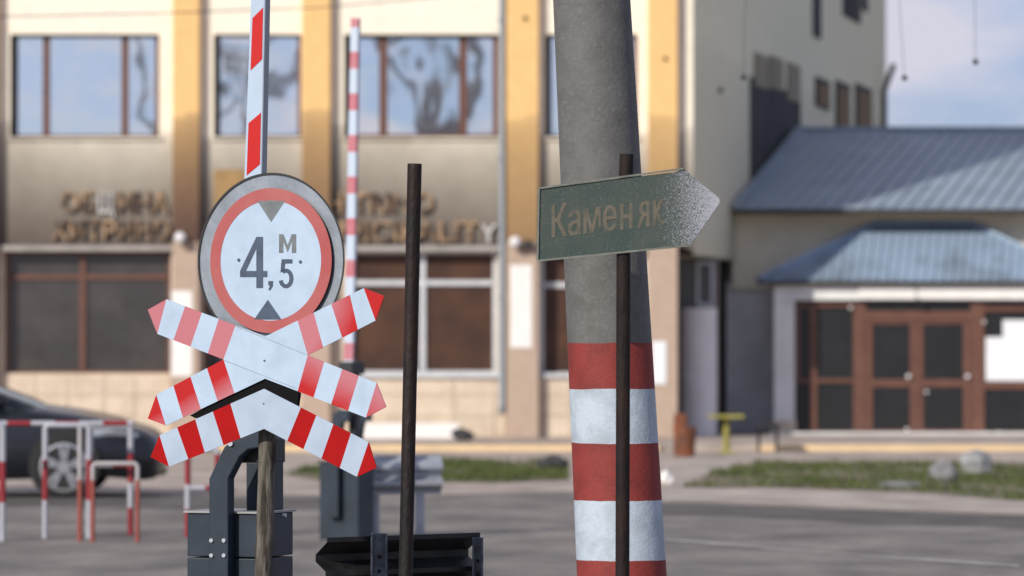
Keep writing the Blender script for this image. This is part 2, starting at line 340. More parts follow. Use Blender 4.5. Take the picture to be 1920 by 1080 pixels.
# ================================================================== TOWN BUILDING
YF = 67.8
def fx(px): return (px - 960) * YF / F
def fz(py): return at(960, py, YF).z
PLX = [(-60, -4), (325, 375), (567, 620), (950, 1010), (1215, 1270)]
town = thing('town_hall', 'long cream and orange pillared building with sooty facade lettering and mirrored upper windows', 'building', (0, YF, 0))
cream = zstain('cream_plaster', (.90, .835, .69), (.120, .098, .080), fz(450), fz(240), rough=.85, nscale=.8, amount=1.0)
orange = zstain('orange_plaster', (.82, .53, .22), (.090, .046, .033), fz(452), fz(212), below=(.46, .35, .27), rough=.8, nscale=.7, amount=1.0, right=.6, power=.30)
def walled(mb, x0, x1, z0, z1, holes, y0, y1):
    xs = sorted({x0, x1, *[h[0] for h in holes], *[h[1] for h in holes]}); zs = sorted({z0, z1, *[h[2] for h in holes], *[h[3] for h in holes]})
    xs = [x for x in xs if x0 <= x <= x1]; zs = [z for z in zs if z0 <= z <= z1]
    def solid(i, j):
        if i < 0 or j < 0 or i >= len(xs) - 1 or j >= len(zs) - 1: return False
        cx, cz = (xs[i] + xs[i + 1]) / 2, (zs[j] + zs[j + 1]) / 2
        return not any(h[0] < cx < h[1] and h[2] < cz < h[3] for h in holes)
    for i in range(len(xs) - 1):
        for j in range(len(zs) - 1):
            if not solid(i, j): continue
            a, b_, c, d = xs[i], xs[i + 1], zs[j], zs[j + 1]
            mb.add([(a, y0, c), (b_, y0, c), (b_, y0, d), (a, y0, d)], [(0, 1, 2, 3)])
            mb.add([(a, y1, c), (b_, y1, c), (b_, y1, d), (a, y1, d)], [(3, 2, 1, 0)])
            for (ii, jj, q) in ((i - 1, j, [(a, c), (a, d)]), (i + 1, j, [(b_, c), (b_, d)]), (i, j - 1, [(a, c), (b_, c)]), (i, j + 1, [(a, d), (b_, d)])):
                if not solid(ii, jj):
                    (xa, za), (xb, zb) = q
                    mb.add([(xa, y0, za), (xb, y0, zb), (xb, y1, zb), (xa, y1, za)], [(0, 1, 2, 3)])
upper = [(18, 298), (400, 565), (645, 935), (1022, 1196)]
lower = [(8, 320), (380, 563), (655, 932), (1012, 1212)]
holes_u = [(fx(a), fx(c), fz(257), fz(64)) for a, c in upper]
# second floor openings above the frame
holes_t = [(fx(a), fx(c), fz(-150), fz(-340)) for a, c in upper]
holes_l = [(fx(a), fx(c), fz(700), fz(471)) for a, c in lower]
ZTOP = 11.2; XL = -14.0; XC = 2.88
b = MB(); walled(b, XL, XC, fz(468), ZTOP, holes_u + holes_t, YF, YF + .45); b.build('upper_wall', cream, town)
b = MB(); walled(b, XL, fx(1262), TZ, fz(468.3), holes_l, YF + .03, YF + .45); b.build('lower_wall', M['stone'], town)
# stone courses of the base
for a, c in ((-4, 325), (375, 567), (620, 950), (1010, 1215)):
    b = MB(); x = fx(a) + .01
    while x < fx(c) - .05:
        wd = min(random.uniform(.45, .75), fx(c) - x - .01)
        for j in range(3):
            z0 = TZ + .02 + j * .33
            b.box((x + .006, YF + .028, z0), (x + wd - .006, YF + .012, z0 + .318))
        x += wd
    b.build('base_cladding', M['stone'], town, bevel=.006)
# solid volume behind the facade
SLP = .22
def sx(Y): return XC + SLP * (Y - YF)
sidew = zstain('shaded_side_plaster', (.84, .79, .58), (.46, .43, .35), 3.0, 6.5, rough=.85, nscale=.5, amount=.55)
b = MB()
za, Y2 = fz(478), 91.0
b.add([(XC, YF + .002, za), (sx(Y2), Y2, za), (sx(Y2), Y2, ZTOP), (XC, YF + .002, ZTOP)], [(0, 1, 2, 3)])
b.add([(sx(Y2), Y2, 0), (XL, Y2, 0), (XL, Y2, ZTOP), (sx(Y2), Y2, ZTOP)], [(0, 1, 2, 3)])
b.add([(XL, Y2, 0), (XL, YF + .45, 0), (XL, YF + .45, ZTOP), (XL, Y2, ZTOP)], [(0, 1, 2, 3)])
b.add([(2.5, YF + .45, za), (XC, YF + .45, za), (sx(Y2), Y2, za), (2.5, Y2, za)], [(0, 1, 2, 3)])
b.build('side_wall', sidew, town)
b = MB(); b.add([(XL - .2, YF - .2, ZTOP), (XC + .2, YF - .2, ZTOP), (sx(Y2) + .2, Y2 + .2, ZTOP), (XL - .2, Y2 + .2, ZTOP)], [(0, 1, 2, 3)])
b.prism([(XL - .2, YF - .2, ZTOP), (XC + .2, YF - .2, ZTOP), (sx(Y2) + .2, Y2 + .2, ZTOP), (XL - .2, Y2 + .2, ZTOP)], (0, 0, .25)); b.build('roof', M['fascia'], town)
# recessed ground-floor end under the overhang
b = MB(); b.box((fx(1262), YF + .46, TZ), (fx(1262) - .2, YF + 2.2, fz(480)))
q0, q1 = at(1255, 500, 69.9), at(1349, 500, 69.9)
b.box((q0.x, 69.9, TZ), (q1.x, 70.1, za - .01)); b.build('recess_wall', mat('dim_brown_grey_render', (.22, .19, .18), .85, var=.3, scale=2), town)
cb = at(1309, 600, 69.75); MB().tube([(cb.x, 69.62, TZ), (cb.x, 69.62, at(1309, 577, 69.3).z)], .30, 40).build('rounded_wall', M['pinkw'], town)
for zz in (.75, 1.15, 1.62): MB().tube([(cb.x, 69.62, zz), (cb.x, 69.62, zz + .012)], .304, 40).build('wall_joint', M['greyw'], town)
wn = MB(); a0, a1 = at(1272, 572, 69.88), at(1303, 492, 69.88); wn.box((a0.x, 69.86, a0.z), (a1.x, 69.89, a1.z)); o = wn.build('window', M['darkg'], town)
wn = MB(); a0, a1 = at(1305, 574, 69.88), at(1338, 490, 69.88)
t = .05
wn.box((a0.x, 69.80, a0.z), (a0.x + t, 69.89, a1.z)); wn.box((a1.x - t, 69.80, a0.z), (a1.x, 69.89, a1.z)); wn.box((a0.x + t, 69.80, a0.z), (a1.x - t, 69.89, a0.z + t)); wn.box((a0.x + t, 69.80, a1.z - t), (a1.x - t, 69.89, a1.z))
f_ = wn.build('window', M['whitef'], town, bevel=.005)
MB().box((a0.x + t, 69.85, a0.z + t), (a1.x - t, 69.87, a1.z - t)).build('pane', M['darkg'], f_)

for i, (a, c) in enumerate(PLX):
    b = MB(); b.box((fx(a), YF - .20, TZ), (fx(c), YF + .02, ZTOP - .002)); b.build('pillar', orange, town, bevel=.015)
for (a, c, y0, y1) in ((323, 362, 546, 705), (957, 997, 497, 652)):
    MB().box((fx(a), YF - .212, fz(y1)), (fx(c), YF - .201, fz(y0))).build('whitewash_patch', M['patch'], town)
MB().box((fx(1222), YF - .212, fz(720)), (fx(1248), YF - .201, fz(640))).build('notice', M['paper'], town)
def window(a, c, y0, y1, mull, trans, fm, gm, fw=9, rec=.16, Y=YF, par=town, dark=False):  # dark colours the recess shade into the left and top frame pieces
    X = lambda p: (p - 960) * Y / F
    Z = lambda p: at(960, p, Y).z
    s = Y / F; f = MB(); d0, d1 = Y + rec, Y + rec + .07; w_ = fw * s
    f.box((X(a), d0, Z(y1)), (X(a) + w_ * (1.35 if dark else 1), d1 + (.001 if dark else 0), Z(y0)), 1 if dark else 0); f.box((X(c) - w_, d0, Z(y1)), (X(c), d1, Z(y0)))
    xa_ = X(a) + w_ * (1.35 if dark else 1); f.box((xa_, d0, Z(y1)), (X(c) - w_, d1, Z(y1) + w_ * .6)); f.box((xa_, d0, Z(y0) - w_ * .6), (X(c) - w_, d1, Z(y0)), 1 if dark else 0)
    for m_ in mull:
        q = fw * .7 * s; f.box((X(m_) - q, d0 - .01, Z(y1) + w_ * .6), (X(m_) + q, d1 - .01, Z(y0) - w_ * .6))
    ms = [a] + list(mull) + [c]
    for t_ in trans:
        for k in range(len(ms) - 1):
            f.box((X(ms[k]) + fw * .72 * s, d0, Z(t_) - fw * .6 * s), (X(ms[k + 1]) - fw * .72 * s, d1, Z(t_) + fw * .6 * s))
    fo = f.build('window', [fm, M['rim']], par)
    g = MB(); g.box((X(a) + .01, d1 - .03, Z(y1) + .01), (X(c) - .01, d1 - .015, Z(y0) - .01)); g.build('pane', gm, fo)
    return fo
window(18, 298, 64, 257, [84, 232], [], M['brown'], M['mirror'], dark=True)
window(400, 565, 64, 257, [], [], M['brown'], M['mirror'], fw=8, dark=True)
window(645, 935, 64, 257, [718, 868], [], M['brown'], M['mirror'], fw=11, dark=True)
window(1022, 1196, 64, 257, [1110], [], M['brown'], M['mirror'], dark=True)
for (a, c) in upper: window(a, c, -340, -150, [(a + c) / 2], [], M['brown'], M['mirror'])
window(8, 320, 471, 700, [153], [519], M['brown'], M['darkg'], fw=8)
window(380, 563, 471, 700, [470], [519], M['brown'], M['darkg'], fw=8)
window(655, 932, 471, 700, [792], [530], M['whitef'], M['blind'], fw=8)
window(1012, 1212, 471, 703, [], [534], M['whitef'], M['blind'], fw=8)
# sills and ledges
for a, c, y in ((376, 566, 462), (5, 324, 462), (640, 946, 462), (1011, 1214, 462)):
    MB().box((fx(a), YF - .10, fz(471)), (fx(c), YF + .10, fz(461))).build('ledge', M['dirtyw'], town, bevel=.008)
for a, c in ((645, 940), (1012, 1214)):
    MB().box((fx(a), YF - .06, fz(708)), (fx(c), YF + .15, fz(700))).build('window_sill', M['whitef'], town, bevel=.006)
for a, c in ((12, 304), (396, 566), (640, 940), (1016, 1200)):
    MB().box((fx(a), YF - .05, fz(262)), (fx(c), YF + .15, fz(257))).build('window_sill', cream, town, bevel=.006)
b = MB(); b.box((fx(660), YF - .75, TZ), (fx(862), YF - .16, fz(793))); b.build('entrance_step', M['patch'], town, bevel=.01)
# downpipe with hopper bend
b = MB(); xd = fx(942); b.tube([(xd, YF - .09, ZTOP), (xd, YF - .09, fz(760)), (xd, YF - .12, fz(766)), (xd - .02, YF - .2, fz(771))], .052)
o = b.build('downpipe', M['pipe'], town)
for zz in (fz(40), fz(300), fz(560)):
    MB().box((xd - .065, YF - .15, zz), (xd + .065, YF - .001, zz + .04)).build('pipe_clip', M['pipe'], o)
# lamps on the pillars
def globe(c, r, n=12):
    m_ = MB(); rings = []
    for i in range(n + 1):
        th = math.pi * i / n; rr = max(r * math.sin(th), 1e-4)
        rings.append([(c[0] + rr * math.cos(2 * math.pi * k / 16), c[1] + rr * math.sin(2 * math.pi * k / 16), c[2] - r * math.cos(th)) for k in range(16)])
    vs = [p for rg in rings for p in rg]; fs = []
    for i in range(n):
        for k in range(16): fs.append((i * 16 + k, i * 16 + (k + 1) % 16, (i + 1) * 16 + (k + 1) % 16, (i + 1) * 16 + k))
    m_.add(vs, fs, 0, True); return m_
for px, py in ((341, 447), (966, 455)):
    c = (fx(px), YF - .36, fz(py)); g_ = globe(c, .095).build('wall_lamp', M['lamp_glint'], town)
    MB().tube([(c[0] + .04, YF - .20, c[2] - .05), (c[0] + .04, YF - .32, c[2] - .03)], .05).build('lamp_bracket', M['fascia'], g_)
c = (fx(990), YF - .28, fz(458)); MB().box((c[0] - .07, c[1] - .06, c[2] - .09), (c[0] + .07, YF - .201, c[2] + .06)).build('floodlight', M['fascia'], town, bevel=.02)
# small wall studs
for px, py in ((985, 36), (1247, 112)): globe((fx(px), YF - .21, fz(py)), .035).build('wall_stud', M['rust2'], town)
globe((sx(70.2) + .02, 70.2, 5.75), .05).build('wall_stud', M['fascia'], town)
# plaque beside the round sign
MB().box((fx(402), YF - .05, fz(440)), (fx(470), YF - .001, fz(318))).build('plaque', M['ochre2'], town)
# lettering
def wall_text(body, x0, x1, y0, y1, mm=None, name='lettering'):
    vs, fs = text_mesh(body, .010, .5)
    m_ = MB(); X0, X1, Z0, Z1 = fx(x0), fx(x1), fz(y1), fz(y0)
    m_.add([(X0 + v[0] * (X1 - X0), YF - .05 - v[2] * .10, Z0 + v[1] * (Z1 - Z0)) for v in vs], fs)
    return m_.build(name, mm or M['gold'], town)
wall_text('ОБ', 115, 178, 358, 398)
tag(wall_text('Щ', 184, 214, 360, 408, M['whitel']), 'paler letter than the rest')
wall_text('ИНА', 221, 315, 358, 399)
wall_text('ХИТРИНО', 97, 318, 412, 450)
wall_text('HITRINO', 612, 812, 360, 400)
wall_text('MUNICIPALIT', 548, 898, 414, 454)
tag(wall_text('Y', 900, 932, 420, 456, M['whitel']), 'paler letter than the rest')
# side wall windows
def side_patch(name, Ya, Yb, z0, z1, m_, off=.03, parent=town):
    n = Vector((1, -SLP, 0)).normalized(); b = MB()
    p = [Vector((sx(Ya), Ya, z0)), Vector((sx(Yb), Yb, z0)), Vector((sx(Yb), Yb, z1)), Vector((sx(Ya), Ya, z1))]
    b.prism([q + n * off for q in p], -n * (off + .02)); return b.build(name, m_, parent)
def sideY(px):   # depth at which the side wall crosses pixel column px
    k = (px - 960) / F; return (XC - SLP * YF) / (k - SLP)
def side_rect(name, px0, px1, py0, py1, m_, off=.03):
    Ya, Yb = sideY(px0), sideY(px1); Ym = (Ya + Yb) / 2
    return side_patch(name, Ya, Yb, at(960, py1, Ym).z, at(960, py0, Ym).z, m_, off)
side_rect('soot_stained_panel', 1406, 1500, 162, 345, M['soot'], .02)
for a, c, y0, y1 in ((1414, 1440, 103, 165), (1443, 1466, 108, 168), (1475, 1498, 120, 190)):
    side_rect('window', a, c, y0, y1, M['curtain'], .035)
for a, c, y0, y1 in ((1531, 1551, 158, 200), (1569, 1589, 165, 245), (1606, 1630, 172, 245)):
    f_ = side_rect('window', a - 3, c + 3, y0 - 10, y1 + 3, M['soot'], .03); 
    o = side_rect('shutter', a, c, y0, y1, M['ochre'], .05); mw = o.matrix_basis.copy(); o.parent = f_; o.location = (0, 0, 0)
for a, c, y0, y1 in ((1524, 1538, -70, 70), (1580, 1612, -70, 36), (1616, 1626, -70, 20)):
    side_rect('window', a, c, y0, y1, M['soot'], .03)
b = MB(); Yp = 89.6; b.tube([(sx(Yp) + .15, Yp, 2), (sx(Yp) + .15, Yp, at(960, 170, Yp).z), (sx(Yp) + .35, Yp, at(960, 120, Yp).z)], .06); b.build('downpipe', M['fascia'], town)

# ================================================================== RIGHT BUILDING WITH PORCH
annex = thing('porch_building', 'low building with blue grey sheet metal roof and glazed brown porch', 'building', (8, 72, 0))
YW = 71.9
def ax(px, Y): return (px - 960) * Y / F
def az(py, Y): return at(960, py, Y).z
XR = ax(2350, YW)
MB().box((ax(1373, YW), YW, az(541, YW)), (XR, YW + .3, az(392, YW))).build('upper_wall', M['yellow'], annex)
b = MB(); b.box((ax(1362, 72.0), 72.0, TZ), (XR, 72.2, az(541, YW) + .1)); b.build('lower_wall', M['greyw'], annex)
MB().box((ax(1346, 72.3), 72.2, TZ), (ax(1361, 72.3), 72.5, 3.2)).build('shaded_gap_strip', M['fascia'], annex)  # dark strip standing in for the shade of the gap between walls
MB().box((ax(1373, 76), 79, TZ), (XR, 83, 4.2)).build('rear_wall', M['greyw'], annex)
def ribbed(name, e0, e1, r1, r0, mm, pitch=.22, rib=.028, parent=annex, ribw=.035, thick=.02):
    """sheet roof: e0-e1 eave, r0-r1 ridge, standing seams run eave to ridge along the seam direction"""
    e0, e1, r0, r1 = map(Vector, (e0, e1, r0, r1)); b = MB()
    nrm = (e1 - e0).cross(r0 - e0).normalized()
    if nrm.z < 0: nrm = -nrm
    b.prism([e0, e1, r1, r0], -nrm * thick); o = b.build(name, mm, parent)
    return o, nrm
Ye, Yr = 71.2, 77.5; ze, zr = az(390, Ye), az(243, Yr)
e0 = Vector((ax(1380, Ye), Ye, ze)); r0 = Vector((ax(1502, Yr), Yr, zr)); sd = Vector((1.75, 6.3, zr - ze))
eR = Vector((XR + .3, Ye, ze)); rR = Vector((XR + 2.05, Yr, zr))
ro, nrm = ribbed('roof', e0, eR, rR, r0, M['roofblue'])
b = MB(); x = e0.x + .12; k = 0
while x < eR.x:
    p = Vector((x, Ye, ze)); q = p + sd; 
    b.obox((p + q) / 2 + nrm * .012, (.022, 0, 0), sd * .5, nrm * .022); x += .25; k += 1
b.build('roof_seams', M['roofblue'], ro)
MB().prism([rR, r0, r0 + Vector((1, 5, -1.4)), rR + Vector((1, 5, -1.4))], (0, 0, -.02)).build('rear_roof', M['roofblue'], ro)
MB().box((r0.x - .1, Yr - .12, zr - .02), (rR.x, Yr + .12, zr + .05)).build('ridge_cap', M['roofblue'], ro)
vd = (r0 - e0); MB().obox((e0 + r0) / 2 + nrm * .03, (.07, 0, 0), vd * .5, nrm * .035).build('verge_trim', M['roofblue'], ro)
MB().box((e0.x - .03, Ye + .02, ze - .10), (XR, Ye + .08, ze - .025)).build('fascia_board', M['fascia'], annex)
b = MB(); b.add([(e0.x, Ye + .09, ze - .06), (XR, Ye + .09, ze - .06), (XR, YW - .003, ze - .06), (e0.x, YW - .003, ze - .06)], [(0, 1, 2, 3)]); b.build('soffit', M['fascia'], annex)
b = MB()   # gable end triangle
b.prism([(e0.x + .2, YW, ze - .03), (r0.x + .2, Yr, zr - .05), (r0.x + .9, Yr + 4, ze), ], (.1, 0, 0)); b.build('gable', M['greyw'], annex)
# porch
YP = 70.5
porch_x1 = 2000
b = MB(); b.box((ax(1451, YP), YP, .30), (ax(1490, YP), YP + .35, az(563, YP))); b.build('column', M['porch'], annex, bevel=.01)
b = MB(); b.box((ax(1448, YP), YP - .02, TZ), (ax(1493, YP), YP + .37, .30)); b.build('column_base', M['stone'], annex, bevel=.01)
b = MB(); b.box((ax(1965, YP), YP, TZ), (ax(2005, YP), YP + .35, az(563, YP))); b.build('column', M['porch'], annex, bevel=.01)
b = MB(); b.box((ax(1451, YP), YP, az(563, YP) + .002), (ax(2005, YP), YP + .35, az(530, YP))); b.build('lintel', M['porch'], annex, bevel=.01)
for a, c in ((1610, 1716), (1722, 2003)):
    MB().box((ax(a, YP), YP - .03, az(561, YP)), (ax(c, YP), YP - .002, az(533, YP))).build('fascia_panel', M['patch'], annex, bevel=.004)
MB().box((ax(1440, YP), YP - .35, TZ - .02), (ax(2010, YP), YP + 1.4, TZ + .035)).build('porch_step', M['porch'], annex, bevel=.01)
# porch roof with hips
Yq = 70.40; zq = az(526, Yq); zt = az(421, YW)
E0 = Vector((ax(1420, Yq), Yq, zq)); E1 = Vector((ax(2042, Yq), Yq, zq)); T0 = Vector((ax(1642, YW), YW - .005, zt)); T1 = Vector((ax(1822, YW), YW - .005, zt))
B0 = Vector((E0.x + .4, YW - .005, zq)); B1 = Vector((E1.x + .4, YW - .005, zq))
b = MB(); dn = Vector((0, 0, -.02))
b.prism([E0, E1, T1, T0], dn); b.prism([E0, T0, B0], dn); b.prism([E1, B1, T1], dn)
pr = b.build('porch_roof', M['roofblue2'], annex)
n1 = (E1 - E0).cross(T0 - E0).normalized(); n1 = n1 if n1.z > 0 else -n1
b = MB(); x = E0.x + .1
while x < E1.x:
    run = 1.0
    if x < T0.x: run = (x - E0.x) / (T0.x - E0.x)
    if x > T1.x: run = (E1.x - x) / (E1.x - T1.x)
    sdv = Vector((.25, T0.y - E0.y, zt - zq)) * max(run - .03, .02)
    b.obox(Vector((x, Yq, zq)) + sdv * .5 + n1 * .01, (.02, 0, 0), sdv * .5, n1 * .018); x += .155
b.build('roof_seams', M['roofblue2'], pr)
b = MB()
for A, B_ in ((E0, T0), (E1, T1)): b.tube([A + Vector((0, 0, .03)), B_ + Vector((0, 0, .03))], .045, 8)
b.tube([T0 + Vector((0, -.03, .03)), T1 + Vector((0, -.03, .03))], .04, 8)
b.build('hip_caps', M['roofblue2'], pr)
MB().tube([E0 + Vector((-.02, -.04, -.04)), E1 + Vector((0, -.04, -.04))], .032, 8).build('gutter', M['fascia'], pr)
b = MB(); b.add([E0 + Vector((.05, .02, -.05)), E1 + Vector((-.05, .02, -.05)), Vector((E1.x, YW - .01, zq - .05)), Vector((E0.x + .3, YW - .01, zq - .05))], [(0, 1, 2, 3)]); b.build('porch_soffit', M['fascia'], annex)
# glazed front of the porch
YD = YP + .10
def dbox(mb, a, c, y0, y1, t0=0.0, t1=.07): mb.box((ax(a, YD), YD + t0, az(y1, YD)), (ax(c, YD), YD + t1, az(y0, YD)))
f = MB()
for a, c in ((1600, 1624), (1820, 1846), (1950, 1964)): dbox(f, a, c, 566, 815)
dbox(f, 1624.2, 1819.8, 583, 601); dbox(f, 1846.2, 1949.8, 575, 584); dbox(f, 1492, 1599.8, 568, 576); dbox(f, 1492, 1599.8, 710, 718)
dbox(f, 1518, 1532, 576.3, 709.8, .01); dbox(f, 1518, 1532, 718.3, 808, .01); dbox(f, 1492, 1599.8, 808.2, 815)
dbox(f, 1846.2, 1949.8, 716, 730); dbox(f, 1846.2, 1949.8, 808, 815); dbox(f, 1492, 1500, 576.3, 709.8)
f.build('glazing_frame', M['brown'], annex, bevel=.006)
for a, c, hx in ((1625, 1719.5, 1703), (1720.5, 1819, 1814)):
    d = MB(); dbox(d, a, a + 11, 602, 813, .005, .055); dbox(d, c - 13, c, 602, 813, .005, .055)
    dbox(d, a + 11.2, c - 13.2, 602, 608, .005, .055); dbox(d, a + 11.2, c - 13.2, 711, 726, .005, .055); dbox(d, a + 11.2, c - 13.2, 806, 813, .005, .055)
    do = d.build('door', M['brown'], annex, bevel=.004)
    g = MB(); dbox(g, a + 10, c - 12, 606, 810, .03, .04); g.build('pane', M['doorg'], do)
    g = globe((ax(hx, YD), YD - .04, az(706, YD)), .04); g.build('handle_glint', M['lamp_glint'], do)  # white ball standing in for a blurred highlight on the door
g = MB(); dbox(g, 1493, 1960, 565, 814, .05, .06); g.build('glazing', M['doorg'], annex)
g = MB(); dbox(g, 1880, 1948, 600, 632, -.006, -.002); dbox(g, 1848, 1948, 632, 714, -.006, -.002); po = g.build('paper_sheets', M['paper'], annex)
for px, py in ((1737, 735), (1700, 805), (1845, 604), (1845, 812), (1873, 811), (1595, 577)):
    globe((ax(px, YD), YD - .02, az(py, YD)), .03).build('fixing_glint', M['lamp_glint'], annex)  # white balls shaped as the blurred highlights along the frame
globe((ax(1722, YP), YP - .08, az(565, YP)), .05).build('porch_lamp', M['fascia'], annex)

# ================================================================== ROUND SIGN, CROSS AND CHEVRON ON THE WOODEN POST
YS = 17.4; YAW = R(30)
PL = Plane(500, 600, YS, YAW)
sign = thing('crossing_sign', 'striped cross and chevron with round 4,5 m height limit plate on a wooden post', 'road sign', (PL.p(499, 1080).x, YS, 0))
def lerpx(a, b_, x): t = (x - a[0]) / (b_[0] - a[0]); return (x, a[1] + (b_[1] - a[1]) * t)
def plate(mb, pts, off, th, m=0): mb.prism([PL.p(x, y, off) for x, y in pts], -PL.n * th, m)
bT = .004
def board(name, top, bot, tx, bx, tip, start_red, off, redm, par=sign, cols=None):
    """one limb: stripes from x lists along top and bottom edge, pointed tip at the end"""
    mb = MB()
    for i in range(len(tx) - 1):
        q = [lerpx(*top, tx[i]), lerpx(*top, tx[i + 1]), lerpx(*bot, bx[i + 1]), lerpx(*bot, bx[i])]
        plate(mb, q, off, bT, (i + start_red) % 2)
    k = 0 if tip[1] == 'start' else -1
    q = [lerpx(*top, tx[k]), tip[0], lerpx(*bot, bx[k])]
    plate(mb, q, off, bT, 1)
    return mb
white, red, sheen_mat = M['sheet'], M['red'], M['red_sheen']
mbX = [
    board('a', ((312, 561), (497, 631)), ((295, 626), (419, 674)), [312, 347, 378.5, 410, 441.5], [295, 325, 357, 389.6, 419], ((277, 581), 'start'), 0, 0, sheen_mat),
    board('b', ((293, 740), (419, 674)), ((311, 798), (497, 710)), [293, 325, 357, 388, 419], [311, 343, 376.7, 408, 439.6], ((277, 785), 'start'), 0, 0, sheen_mat),
    board('c', ((497, 631), (682, 540)), ((577, 666), (704, 601)), [558, 588, 621, 656, 682], [577, 606, 641.5, 671, 704], ((720, 555), 'end'), 1, 0, sheen_mat),
    board('d', ((577, 666), (706, 718)), ((497, 710), (686, 783)), [577, 608, 641.5, 673, 706], [558, 588, 621, 652.6, 686], ((724, 763), 'end'), 1, 0, sheen_mat)]
def painted_sheen(name, p_red, p_pink, along=None, noise=.35, lo=.15, hi=.95):
    """red film with the sky reflection painted in as a red to pink blend across the board"""
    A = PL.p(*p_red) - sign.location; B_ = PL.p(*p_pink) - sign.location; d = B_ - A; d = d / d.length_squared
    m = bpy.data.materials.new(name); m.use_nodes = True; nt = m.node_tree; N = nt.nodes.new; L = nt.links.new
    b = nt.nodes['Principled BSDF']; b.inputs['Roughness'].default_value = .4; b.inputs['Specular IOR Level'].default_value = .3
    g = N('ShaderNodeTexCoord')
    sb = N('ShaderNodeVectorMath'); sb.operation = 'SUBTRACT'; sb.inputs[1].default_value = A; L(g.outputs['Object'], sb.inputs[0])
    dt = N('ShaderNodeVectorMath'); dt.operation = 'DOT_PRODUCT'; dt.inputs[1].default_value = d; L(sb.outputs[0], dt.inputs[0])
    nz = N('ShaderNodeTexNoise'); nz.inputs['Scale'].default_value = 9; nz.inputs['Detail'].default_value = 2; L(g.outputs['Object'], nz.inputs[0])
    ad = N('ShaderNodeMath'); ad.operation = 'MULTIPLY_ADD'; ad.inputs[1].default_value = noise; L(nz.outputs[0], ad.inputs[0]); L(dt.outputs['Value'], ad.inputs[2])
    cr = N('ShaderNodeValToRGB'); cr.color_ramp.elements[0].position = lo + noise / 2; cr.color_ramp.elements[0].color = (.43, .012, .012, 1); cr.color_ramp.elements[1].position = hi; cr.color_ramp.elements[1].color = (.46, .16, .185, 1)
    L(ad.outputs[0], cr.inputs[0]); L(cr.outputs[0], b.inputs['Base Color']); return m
zc = PL.p(497, 670).z
centre = [lerpx((312, 561), (497, 631), 441.5), (497, 631), lerpx((497, 631), (682, 540), 558), (577, 666), lerpx((497, 710), (686, 783), 558), (497, 710), lerpx((311, 798), (497, 710), 439.6), (419, 674)]
fA = [painted_sheen('red_painted_sheen_one', (345, 500), (355, 580)), painted_sheen('red_painted_sheen_two', (352, 735), (372, 785)), painted_sheen('red_painted_sheen_three', (668, 612), (600, 570), lo=.1), painted_sheen('red_painted_sheen_four', (585, 750), (620, 668))]
cm = MB(); plate(cm, centre, 0, bT, 0)
# the cross plate lies over one continuous board each way: centre piece carries the limbs
cross = cm.build('cross_plate', [white], sign)
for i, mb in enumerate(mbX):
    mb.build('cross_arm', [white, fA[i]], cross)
# a faint seam where the front board crosses the other
b = MB(); a_, c_ = PL.p(441, 612, .001), PL.p(575, 666, .001); b.prism([PL.p(441, 611, .0008), PL.p(576, 665, .0008), PL.p(576, 666, .0008), PL.p(441, 612, .0008)], -PL.n * .0004); b.build('board_seam', M['galv'], cross)
b = MB(); b.prism([PL.p(420, 675, .0008), PL.p(556, 728, .0008), PL.p(556, 729, .0008), PL.p(420, 676, .0008)], -PL.n * .0004); b.build('board_seam', M['galv'], cross)
chl = board('e', ((299, 816), (495, 729)), ((317, 875), (495, 804)), [299, 332, 366, 399, 432, 495], [317, 353, 384, 419, 451, 495], ((282, 857), 'start'), 0, .004, red)
chr_ = board('f', ((495, 729), (691, 829)), ((495, 804), (669, 894)), [495, 564, 593, 625, 658, 691], [495, 538.5, 569, 602.6, 637, 669], ((706, 877), 'end'), 0, .004, red)
chl.v += []; n0 = len(chl.v); chl.v += chr_.v; chl.f += [[i + n0 for i in f] for f in chr_.f]; chl.m += chr_.m; chl.sm += chr_.sm
chl.build('chevron_plate', [M['sheet2'], red], sign)
# dark backing strip and bracket behind the boards
b = MB(); plate(b, [(356, 779), (497, 704), (560, 737), (556, 765), (497, 735), (366, 784)], -.010, .02)
b.build('backing_strip', mat('black_backing', (.006, .006, .007), .8, spec=.1), sign)
for px, py in ((496, 676), (495, 757)):
    c = PL.p(px, py, .002); MB().tube([c, c + PL.n * .004], .0035, 10).build('bolt', M['ink'], sign)
# round plate
C0 = (507, 488.5); sc_ = 1 / (F / YS)
def circ(r, off, n=96): # r in pixels of height
    c = PL.p(*C0, off); return [c + PL.u * (r * sc_ * math.cos(2 * math.pi * i / n)) + Vector((0, 0, 1)) * (r * sc_ * math.sin(2 * math.pi * i / n)) for i in range(n)]
def ringmesh(r0, r1, off, th, n=96):
    mb = MB(); a, b_ = circ(r0, off, n), circ(r1, off, n); c, d = circ(r0, off - th, n), circ(r1, off - th, n)
    vs = a + b_ + c + d; fs = []
    for i in range(n):
        j = (i + 1) % n
        fs += [(i, j, n + j, n + i), (2 * n + i, 2 * n + j, 3 * n + j, 3 * n + i), (i, j, 2 * n + j, 2 * n + i), (n + i, n + j, 3 * n + j, 3 * n + i)]
    mb.add(vs, fs, 0, False); return mb
b = MB(); b.prism(circ(163, -.027), -PL.n * .004, 0); disc = b.build('backing_disc', M['galv'], sign)
ringmesh(161, 165, -.022, .026).build('disc_rim', M['rim'], disc)
b = MB(); b.prism(circ(135, -.010), -PL.n * .012, 0, True); rp = b.build('round_plate', M['rim'], sign)
b = MB(); b.prism(circ(113, -.0085), -PL.n * .0014, 0); b.build('plate_face', white, rp)
ringmesh(112.7, 136, -.0075, .002).build('red_ring', M['ring'], rp)
OF = -.0068
def ink(polys, name, mm):
    mb = MB()
    for p in polys: mb.prism([PL.p(x, y, OF) for x, y in p], -PL.n * .0012)
    return mb.build(name, mm, rp)
